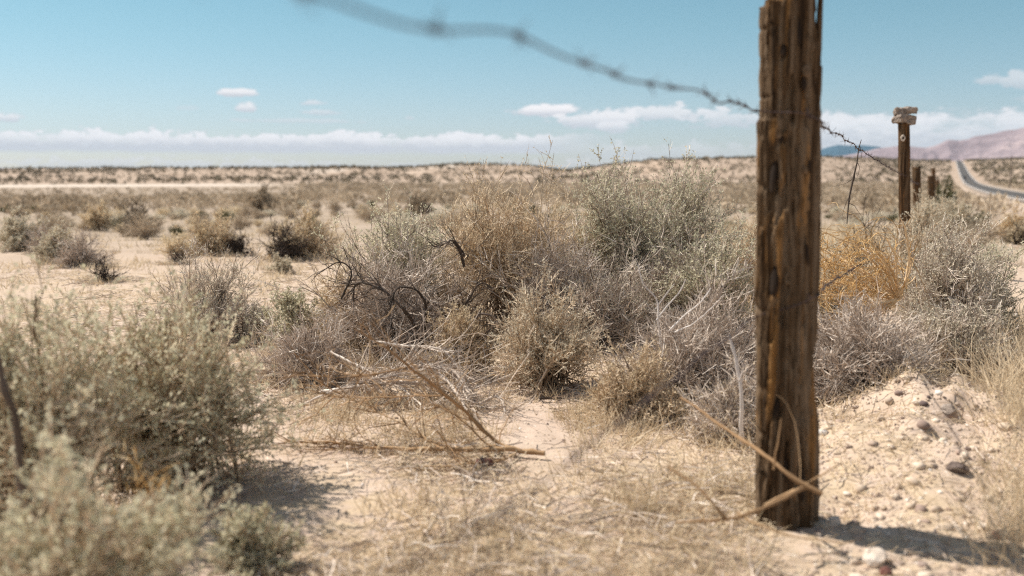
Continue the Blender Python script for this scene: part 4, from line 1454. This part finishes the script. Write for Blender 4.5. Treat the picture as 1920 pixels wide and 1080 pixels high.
dead_branch('dead_limb', 'thick dark crooked limbs inside the dead purple grey shrub', [
    ([(790, 640, 4.4), (770, 600, 4.3), (735, 560, 4.2), (700, 535, 4.2), (660, 530, 4.25), (655, 570, 4.3)], .008, .0035),
    ([(790, 640, 4.4), (800, 580, 4.25), (780, 545, 4.2), (745, 540, 4.2), (730, 580, 4.15), (735, 620, 4.1)], .007, .003),
    ([(860, 590, 4.4), (878, 560, 4.35), (900, 530, 4.3), (925, 545, 4.3)], .007, .003),
    ([(870, 480, 4.6), (855, 460, 4.55), (842, 452, 4.5), (820, 465, 4.5), (800, 458, 4.5)], .006, .003),
    ([(870, 500, 4.6), (860, 470, 4.55), (845, 450, 4.5)], .008, .005),
    ([(640, 560, 4.3), (660, 510, 4.3), (640, 490, 4.3), (600, 510, 4.35)], .005, .002),
    ([(880, 620, 4.3), (900, 590, 4.2), (930, 600, 4.2), (905, 640, 4.2)], .006, .003)], 'twig_dark', 'twig_dark', 403, twigs=6, tl=(.06, .2), spread=.7)
dead_branch('pale_branch', 'bleached white branching twig standing in the grey brush', [
    ([(1240, 660, 3.55), (1232, 600, 3.5), (1228, 560, 3.5), (1200, 530, 3.5), (1190, 490, 3.5)], .004, .0015),
    ([(1232, 600, 3.5), (1255, 570, 3.5), (1275, 545, 3.5), (1290, 515, 3.5)], .003, .0012),
    ([(1228, 580, 3.5), (1250, 550, 3.5), (1265, 530, 3.52)], .0026, .001),
    ([(1255, 620, 3.5), (1290, 585, 3.45), (1315, 565, 3.4), (1335, 535, 3.4)], .0034, .0014),
    ([(1265, 622, 3.5), (1310, 598, 3.4), (1345, 565, 3.35), (1362, 548, 3.3)], .0034, .0014),
    ([(1225, 620, 3.5), (1210, 590, 3.45), (1208, 585, 3.45)], .003, .0015)], 'twig_pale', 'twig_pale', 404, twigs=0, cat='dead twig')
dead_branch('pale_stick', 'single bleached upright stick just left of the thick post', [
    ([(1392, 830, 3.0), (1388, 760, 2.95), (1382, 690, 2.95), (1374, 650, 2.95), (1367, 622, 2.95)], .0075, .0045),
    ([(1386, 715, 2.95), (1394, 690, 2.92), (1388, 670, 2.92)], .003, .0015)], 'twig_pale', 'twig_pale', 405, twigs=0, cat='stick')
dead_branch('forked_stick', 'bare forked brown stick lying against the foot of the thick post', [
    ([(1540, 925, 2.20), (1505, 908, 2.22), (1460, 880, 2.25), (1415, 845, 2.32), (1350, 800, 2.45), (1270, 745, 2.6)], .0062, .003),
    ([(1510, 912, 2.22), (1480, 930, 2.18), (1430, 955, 2.12), (1370, 972, 2.10), (1300, 982, 2.12), (1260, 985, 2.15)], .0055, .0025),
    ([(1506, 910, 2.22), (1470, 925, 2.24), (1420, 950, 2.20)], .005, .003),
    ([(1500, 905, 2.22), (1500, 850, 2.25), (1490, 790, 2.28), (1470, 745, 2.30), (1445, 735, 2.3)], .0013, .0008),
    ([(1450, 880, 2.24), (1455, 830, 2.24), (1462, 770, 2.25)], .0026, .0016),
    ([(1510, 908, 2.22), (1560, 880, 2.25), (1590, 865, 2.28)], .003, .0012),
    ([(1365, 972, 2.10), (1330, 935, 2.12), (1300, 905, 2.15), (1250, 872, 2.2)], .004, .002),
    ([(1380, 960, 2.12), (1420, 985, 2.08), (1500, 1010, 2.04), (1610, 1020, 2.02)], .0035, .0012)], 'branch', 'twig_tan', 406, twigs=0, tl=(.04, .14), tw2=2, cat='stick')
dead_branch('broken_twig', 'small bent grey twig lying low near the bottom centre', [
    ([(880, 1000, 2.3), (890, 975, 2.3), (940, 972, 2.3), (960, 990, 2.28)], .0022, .001),
    ([(760, 1040, 2.2), (830, 1010, 2.25), (890, 985, 2.3)], .003, .0014)], 'twig_grey', 'twig_grey', 407, twigs=4, tl=(.04, .14), tw2=3, cat='twig')
dead_branch('flat_twig', 'dark crooked twig on the sand right of the bare patch', [
    ([(1012, 758, 3.72), (1035, 757, 3.72), (1055, 755, 3.72), (1075, 772, 3.62)], .005, .002)], 'twig_dark', 'twig_dark', 408, twigs=3, tl=(.03, .1), cat='twig')
dead_branch('dark_stem', 'dark leafless stem inside the tall loose shrub at the left border', [
    ([(-30, 560, 1.95), (-12, 640, 1.95), (2, 700, 1.95), (12, 740, 1.95), (26, 775, 1.96), (36, 860, 1.98), (50, 980, 2.0), (60, 1100, 2.02), (64, 1180, 2.03)], .006, .010)], 'twig_dark', 'twig_dark', 409, twigs=0, cat='stem')


# ------------------------------------------------------------------ dry grass and litter
def tufts(centres, n_bl, hmin, hmax, spread, lean, rng, rad=.0011, K=4, fan=.5):
    """blades rooted round centres (N,2)"""
    N = len(centres)
    idx = np.repeat(np.arange(N), n_bl)
    xy = centres[idx] + rng.normal(0, spread, (len(idx), 2))
    z = terrain(xy[:, 0], xy[:, 1])
    S = np.stack([xy[:, 0], xy[:, 1], z - .004], -1)
    tuft_dir = rng.normal(0, lean, (N, 2))[idx]
    off = (xy - centres[idx]) / max(spread, 1e-6)
    D = np.stack([off[:, 0] * fan * .5 + tuft_dir[:, 0], off[:, 1] * fan * .5 + tuft_dir[:, 1], np.ones(len(idx))], -1) + rng.normal(0, .22, (len(idx), 3))
    L = rng.uniform(hmin, hmax, len(idx))
    P = grow(S, D, L, K, rng, .18, -.10)
    P[:, :, 2] = np.maximum(P[:, :, 2], z[:, None] - .006)
    return P, np.repeat(rng.random(N), n_bl)


def in_px(n, px0, px1, d0, d1, rng, power=1.0):
    d = d0 + (d1 - d0) * rng.random(n) ** power
    px = rng.uniform(px0, px1, n)
    x = (px - 960) / FPX * (d * math.cos(PITCH) + HC * math.sin(PITCH))
    return np.stack([x, d], -1)


rg = np.random.default_rng(55)
gb = Buf()


def add_grass(c, n, h0, h1, sp, lean, rad, fan=.5):
    P, tn = tufts(c, n, h0, h1, sp, lean, rg, fan=fan)
    rr = rad * np.array([1.1, 1.0, .8, .3])[None, :] * rg.uniform(.7, 1.3, (len(P), 1))
    tubes(gb, P, rr, 2, rg, np.clip(.55 * tn + .5 * rg.random(len(P)), 0, 1))


add_grass(in_px(70, 560, 960, 3.0, 3.75, rg), 30, .03, .09, .035, .25, .0011)
add_grass(in_px(70, 1060, 1420, 2.45, 3.7, rg), 24, .025, .08, .04, .3, .0012)
add_grass(in_px(46, 640, 1430, 1.75, 2.5, rg), 22, .02, .06, .04, .35, .0012)
add_grass(in_px(40, 1080, 1420, 3.0, 3.6, rg), 28, .04, .14, .04, .3, .0011)
add_grass(in_px(30, 1540, 1720, 2.4, 3.3, rg), 18, .02, .06, .03, .3, .0011)
add_grass(in_px(18, 1540, 1740, 3.3, 3.6, rg), 20, .03, .10, .05, .3, .0011)
add_grass(in_px(48, 1860, 2010, 2.1, 3.2, rg), 34, .05, .17, .05, .25, .0011)
add_grass(in_px(70, 1850, 2010, 3.2, 5.2, rg), 36, .10, .30, .06, .25, .0012)
add_grass(in_px(140, 480, 900, 3.9, 6.2, rg), 26, .05, .16, .05, .3, .0013)
add_grass(in_px(200, 0, 900, 6, 13, rg), 22, .03, .11, .06, .3, .0022)
add_grass(in_px(420, -20, 900, 9, 34, rg), 14, .04, .14, .10, .5, .0045)
add_grass(in_px(320, 1380, 1760, 6, 16, rg), 30, .12, .38, .10, .3, .0025)
add_grass(in_px(500, 880, 1480, 7, 22, rg), 24, .10, .34, .12, .3, .0035)
add_grass(in_px(80, 1780, 1960, 8, 24, rg), 22, .04, .12, .10, .3, .003)
add_grass(in_px(30, 680, 1420, 1.85, 2.9, rg), 60, .03, .10, .05, .35, .0012)
for hx, hy, hw_ in HERO:
    n_ = int(10 + 26 * hw_)
    a_ = rg.uniform(0, 6.28, n_)
    c_ = np.stack([hx + np.cos(a_) * hw_ * rg.uniform(.25, .62, n_), hy + np.sin(a_) * hw_ * rg.uniform(.25, .62, n_)], -1)
    add_grass(c_, 14, .02, .04 + .10 * min(hw_, 1), .03, .35, .0010 + .00012 * hy)
o = link('dry_grass', mesh_np('dry_grass', *gb.arrays(), False, [M['straw']]))
tag(o, 'dry straw coloured grass growing between the shrubs and the post', 'grass', kind='stuff')

# flat litter of straw bits and twigs
lb = Buf()


def litter(c, rad, l0, l1, buf, tilt=.12, K=4):
    z = terrain(c[:, 0], c[:, 1])
    S = np.stack([c[:, 0], c[:, 1], z + .004 + rg.random(len(c)) * .012], -1)
    a_ = rg.uniform(0, 6.28, len(c))
    D = np.stack([np.cos(a_), np.sin(a_), rg.normal(0, tilt, len(c))], -1)
    P = grow(S, D, rg.uniform(l0, l1, len(c)), K, rg, .16)
    zz = terrain(P[:, :, 0], P[:, :, 1])
    P[:, :, 2] = np.minimum(np.maximum(P[:, :, 2], zz + .002), zz + .03)
    tubes(buf, P, np.full((len(c), K), rad) * rg.uniform(.6, 1.4, (len(c), 1)), 2, rg)


def thin(c, thr=0.0, sc=1.6, seed=41):
    v = fbm(c[:, 0] * sc, c[:, 1] * sc, seed, 3)
    bare = np.exp(-(((c[:, 0] - .07) / .16) ** 2 + ((c[:, 1] - 3.4) / .5) ** 2))
    return c[(v + rg.normal(0, .15, len(c)) - bare * .8) > thr]


litter(thin(in_px(15000, 480, 1450, 1.8, 3.9, rg), .02), .0010, .02, .08, lb)
litter(in_px(900, 1500, 1900, 1.9, 3.8, rg), .0010, .015, .06, lb)
litter(thin(in_px(9000, 0, 1000, 3.9, 9, rg), -.05), .0016, .03, .12, lb)
o = link('straw_litter', mesh_np('straw_litter', *lb.arrays(), False, [M['straw']]))
tag(o, 'loose pale straw bits strewn flat over the sand', 'straw', kind='stuff')
tb = Buf()
litter(thin(in_px(5200, 480, 1450, 1.8, 3.9, rg), -.08), .0013, .03, .14, tb, .2, 5)
litter(thin(in_px(1500, 0, 1000, 4, 10, rg), .0), .0022, .05, .22, tb, .2, 5)
litter(in_px(260, 1520, 1900, 1.9, 3.8, rg), .0012, .03, .10, tb, .2, 5)
for hx, hy, hw_ in HERO:
    n_ = int(60 + 260 * hw_)
    a_ = rg.uniform(0, 6.28, n_)
    q_ = rg.uniform(.1, .72, n_) * hw_
    litter(np.stack([hx + np.cos(a_) * q_, hy + np.sin(a_) * q_], -1), .0011 + .00012 * hy, .03, .16, tb, .35, 5)
o = link('twig_litter', mesh_np('twig_litter', *tb.arrays(), False, [M['twig_grey']]))
tag(o, 'fine dark dead twigs strewn over the sand', 'twigs', kind='stuff')

# gravel on the soil mound and around
pb = Buf()
octa = np.array([[1, 0, 0], [0, 1, 0], [-1, 0, 0], [0, -1, 0], [.1, 0, 1], [0, .1, -1]], float)
of = np.array([[0, 1, 4, 4], [1, 2, 4, 4], [2, 3, 4, 4], [3, 0, 4, 4], [1, 0, 5, 5], [2, 1, 5, 5], [3, 2, 5, 5], [0, 3, 5, 5]])


def pebbles(c, s0, s1, pw=3):
    n = len(c)
    s = s0 + (s1 - s0) * rg.random(n) ** pw
    g3 = [(i, j, k) for i in (-1, 0, 1) for j in (-1, 0, 1) for k in (-1, 0, 1) if (i, j, k) != (0, 0, 0)]
    ix = {p: q for q, p in enumerate(g3)}
    cube = np.array(g3, float)
    cube = cube / np.linalg.norm(cube, axis=1, keepdims=True) ** .8 * np.array([1, .85, .62])
    cf = []
    for ax in range(3):
        for sg in (-1, 1):
            for u_ in (-1, 0):
                for v_ in (-1, 0):
                    q = []
                    for du, dv in ((0, 0), (1, 0), (1, 1), (0, 1)):
                        p = [0, 0, 0]
                        p[ax], p[(ax + 1) % 3], p[(ax + 2) % 3] = sg, u_ + du, v_ + dv
                        q.append(ix[tuple(p)])
                    cf.append(q if sg > 0 else q[::-1])
    cf = np.array(cf)
    V = cube[None] * rg.uniform(.72, 1.18, (n, 26, 1)) * rg.uniform(.7, 1.25, (n, 1, 3)) * s[:, None, None] * .5
    a_ = rg.uniform(0, 6.28, n)
    ca, sa = np.cos(a_)[:, None], np.sin(a_)[:, None]
    X = V[:, :, 0] * ca - V[:, :, 1] * sa
    Y = V[:, :, 0] * sa + V[:, :, 1] * ca
    z = terrain(c[:, 0], c[:, 1])
    W = np.stack([X + c[:, :1], Y + c[:, 1:], V[:, :, 2] + z[:, None] + s[:, None] * .03], -1).reshape(-1, 3)
    F = (cf[None] + (np.arange(n) * 26)[:, None, None]).reshape(-1, 4)
    pb.add(W, F, np.repeat(np.clip(rg.normal(.55, .22, n), 0, 1), 26))


pebbles(in_px(4500, 1500, 1960, 1.85, 3.9, rg), .003, .014)
pebbles(in_px(800, 1520, 1960, 1.85, 3.9, rg), .008, .045, 4.5)
pebbles(in_px(2600, 600, 1500, 1.8, 3.9, rg), .002, .014)
pebbles(in_px(1200, 0, 1000, 3.9, 9, rg), .004, .03)
pebbles(in_px(1500, 1770, 1990, 6, 24, rg), .01, .06)
o = link('gravel', mesh_np('gravel', *pb.arrays(), True, [M['pebble']]))
tag(o, 'small mixed pebbles strewn over the soil mound and sand', 'gravel', kind='stuff')

for (px, d, dims, mm, sd, lbl) in [
        (1822, 3.30, (.085, .07, .06), 'rock_pale', 31, 'largest pale tan stone at the far right of the soil mound'),
        (1563, 2.37, (.042, .035, .03), 'rock_pale', 32, 'white round stone just right of the foot of the thick post'),
        (1640, 2.13, (.055, .05, .05), 'rock_pale', 33, 'pale upright stone below the shadow of the thick post'),
        (1662, 2.06, (.03, .03, .026), 'rock_red', 34, 'small reddish stone beside the pale upright stone'),
        (1780, 3.05, (.06, .05, .035), 'rock_grey', 35, 'flat grey stone in the middle of the mound slope'),
        (1795, 2.62, (.06, .05, .035), 'rock_dark', 36, 'dark grey stone by the dry grass on the mound'),
        (1738, 3.62, (.055, .04, .03), 'rock_pale', 37, 'white stone on the crest of the soil mound'),
        (1843, 2.32, (.035, .03, .025), 'rock_pale', 38, 'whitish stone at the end of the post shadow'),
        (1868, 2.26, (.032, .028, .024), 'rock_red', 39, 'reddish brown stone in the grass at the end of the post shadow'),
        (1690, 1.96, (.05, .04, .03), 'rock_grey', 40, 'grey stone at the bottom edge right of the thick post'),
        (1700, 3.66, (.05, .035, .025), 'rock_grey', 42, 'tan grey stone on the crest left of the white stone'),
        (908, 2.86, (.055, .04, .035), 'rock_red', 41, 'dark red stone under the fallen tan branch')]:
    g = gpt(px, d)
    stone('ground_stone', g + Vector((0, 0, dims[2] * .28)), dims, sd, mm, lbl, None, sub=3, rough=.18, cuts=6, rz=sd * 1.3)


# ------------------------------------------------------------------ power poles and the car far down the road
def bar(bm, p, q, w, d=None):
    p, q = Vector(p), Vector(q)
    ax = (q - p)
    L = ax.length
    ax.normalize()
    r = bmesh.ops.create_cube(bm, size=1)
    rot = ax.to_track_quat('Z', 'Y').to_matrix().to_4x4()
    for v in r['verts']:
        v.co = rot @ Vector((v.co.x * w, v.co.y * (d or w), v.co.z * L)) + (p + q) / 2


def bm_obj(name, bm, m, parent):
    me = bpy.data.meshes.new(name)
    bm.to_mesh(me)
    bm.free()
    me.materials.append(M[m])
    return link(name, me, parent)


def power_pole(px, dist, label, hh=10.5):
    x = (px - 960) / FPX * dist
    g = Vector((x, dist, tz(x, dist)))
    o = empty('power_pole', g, label, 'power pole', 'power poles along the highway')
    bm = bmesh.new()
    bmesh.ops.create_cone(bm, cap_ends=True, segments=12, radius1=.19, radius2=.13, depth=hh)
    for v in bm.verts:
        v.co.z += hh / 2
    bm_obj('pole', bm, 'pole', o)
    bm = bmesh.new()
    bar(bm, -FN * 1.4 + Vector((0, 0, hh - .6)), FN * 1.4 + Vector((0, 0, hh - .6)), .14, .14)
    bar(bm, Vector((0, 0, hh - 1.5)), FN * .8 + Vector((0, 0, hh - .65)), .06)
    bar(bm, Vector((0, 0, hh - 1.5)), -FN * .8 + Vector((0, 0, hh - .65)), .06)
    bm_obj('crossarm', bm, 'pole', o)
    for s in (-1.25, -.5, .5, 1.25):
        bm = bmesh.new()
        bmesh.ops.create_cone(bm, cap_ends=True, segments=8, radius1=.07, radius2=.04, depth=.22)
        io = bm_obj('insulator', bm, 'rock_dark', o)
        io.location = FN * s + Vector((0, 0, hh - .42))


power_pole(1889, 330, 'nearer power pole standing clear over the hills on the right')
power_pole(1859, 560, 'farther and shorter power pole left of the nearer one')


def car():
    l, w = 640, ROAD_C + 0.2 - 1.9
    p = Vector((FD.x * l + FN.x * w, FD.y * l + FN.y * w, 0))
    p.z = float(macro(np.array([FD.x * l + FN.x * ROAD_C]), np.array([FD.y * l + FN.y * ROAD_C]))[0]) + .14 + l * .0004 + .05
    o = empty('car', p, 'tiny dark car far down the highway', 'car', None, math.atan2(FD.y, FD.x))
    M['car_paint'], t = mat('car_paint')
    finish(t, (.05, .05, .055), .35, spec=.5)
    M['car_glass'], t = mat('car_glass')
    finish(t, (.02, .025, .03), .1, spec=.5)
    M['lamp_red'], t = mat('tail_lamp')
    finish(t, (.5, .09, .03), .3)
    bm = bmesh.new()
    prof = [(-2.2, .35), (-2.2, .95), (-1.5, 1.05), (-1.0, 1.55), (.5, 1.55), (1.1, 1.05), (2.1, .9), (2.2, .35)]
    a = [bm.verts.new((x, -.9, z)) for x, z in prof]
    b = [bm.verts.new((x, .9, z)) for x, z in prof]
    bm.faces.new(a[::-1])
    bm.faces.new(b)
    for i in range(len(prof)):
        j = (i + 1) % len(prof)
        bm.faces.new((a[i], a[j], b[j], b[i]))
    bmesh.ops.recalc_face_normals(bm, faces=bm.faces)
    bmesh.ops.bevel(bm, geom=bm.edges[:], offset=.08, segments=2, affect='EDGES')
    bm_obj('body', bm, 'car_paint', o)
    for (x0, z0, x1, z1) in ((-1.47, 1.12, -1.06, 1.5), (1.07, 1.12, .55, 1.5)):
        bm = bmesh.new()
        sgn = -.03 if x0 < 0 else .03
        vs = [bm.verts.new((x0 + sgn, -.72, z0)), bm.verts.new((x0 + sgn, .72, z0)), bm.verts.new((x1 + sgn, .66, z1)), bm.verts.new((x1 + sgn, -.66, z1))]
        bm.faces.new(vs)
        bm_obj('window', bm, 'car_glass', o)
    for x in (-1.35, 1.35):
        for y in (-.82, .82):
            bm = bmesh.new()
            bmesh.ops.create_cone(bm, cap_ends=True, segments=16, radius1=.34, radius2=.34, depth=.24)
            q = bm_obj('wheel', bm, 'hollow', o)
            q.rotation_euler = (R(90), 0, 0)
            q.location = (x, y, .3)
    for y in (-.7, .7):
        bm = bmesh.new()
        bar(bm, (-2.23, y - .13, .8), (-2.23, y + .13, .8), .05, .14)
        bm_obj('tail_light', bm, 'lamp_red', o)


car()

# ------------------------------------------------------------------ desert haze
bm = bmesh.new()
bmesh.ops.create_cube(bm, size=1)
for v in bm.verts:
    v.co = Vector((v.co.x * 24000, v.co.y * 24000, (v.co.z + .5) * 640 - 90))
me = bpy.data.meshes.new('haze')
bm.to_mesh(me)
bm.free()
hm, t = mat('haze')
out = t.n('ShaderNodeOutputMaterial')
pv = t.n('ShaderNodeVolumePrincipled')
pv.inputs['Color'].default_value = (.60, .78, 1.0, 1)
pv.inputs['Density'].default_value = 3.2e-5
pv.inputs['Anisotropy'].default_value = 0.0
t.put(out.inputs['Volume'], pv.outputs[0])
me.materials.append(hm)
o = link('haze', me)
tag(o, 'faint pale haze in the desert air before the mountains', 'haze', kind='stuff')
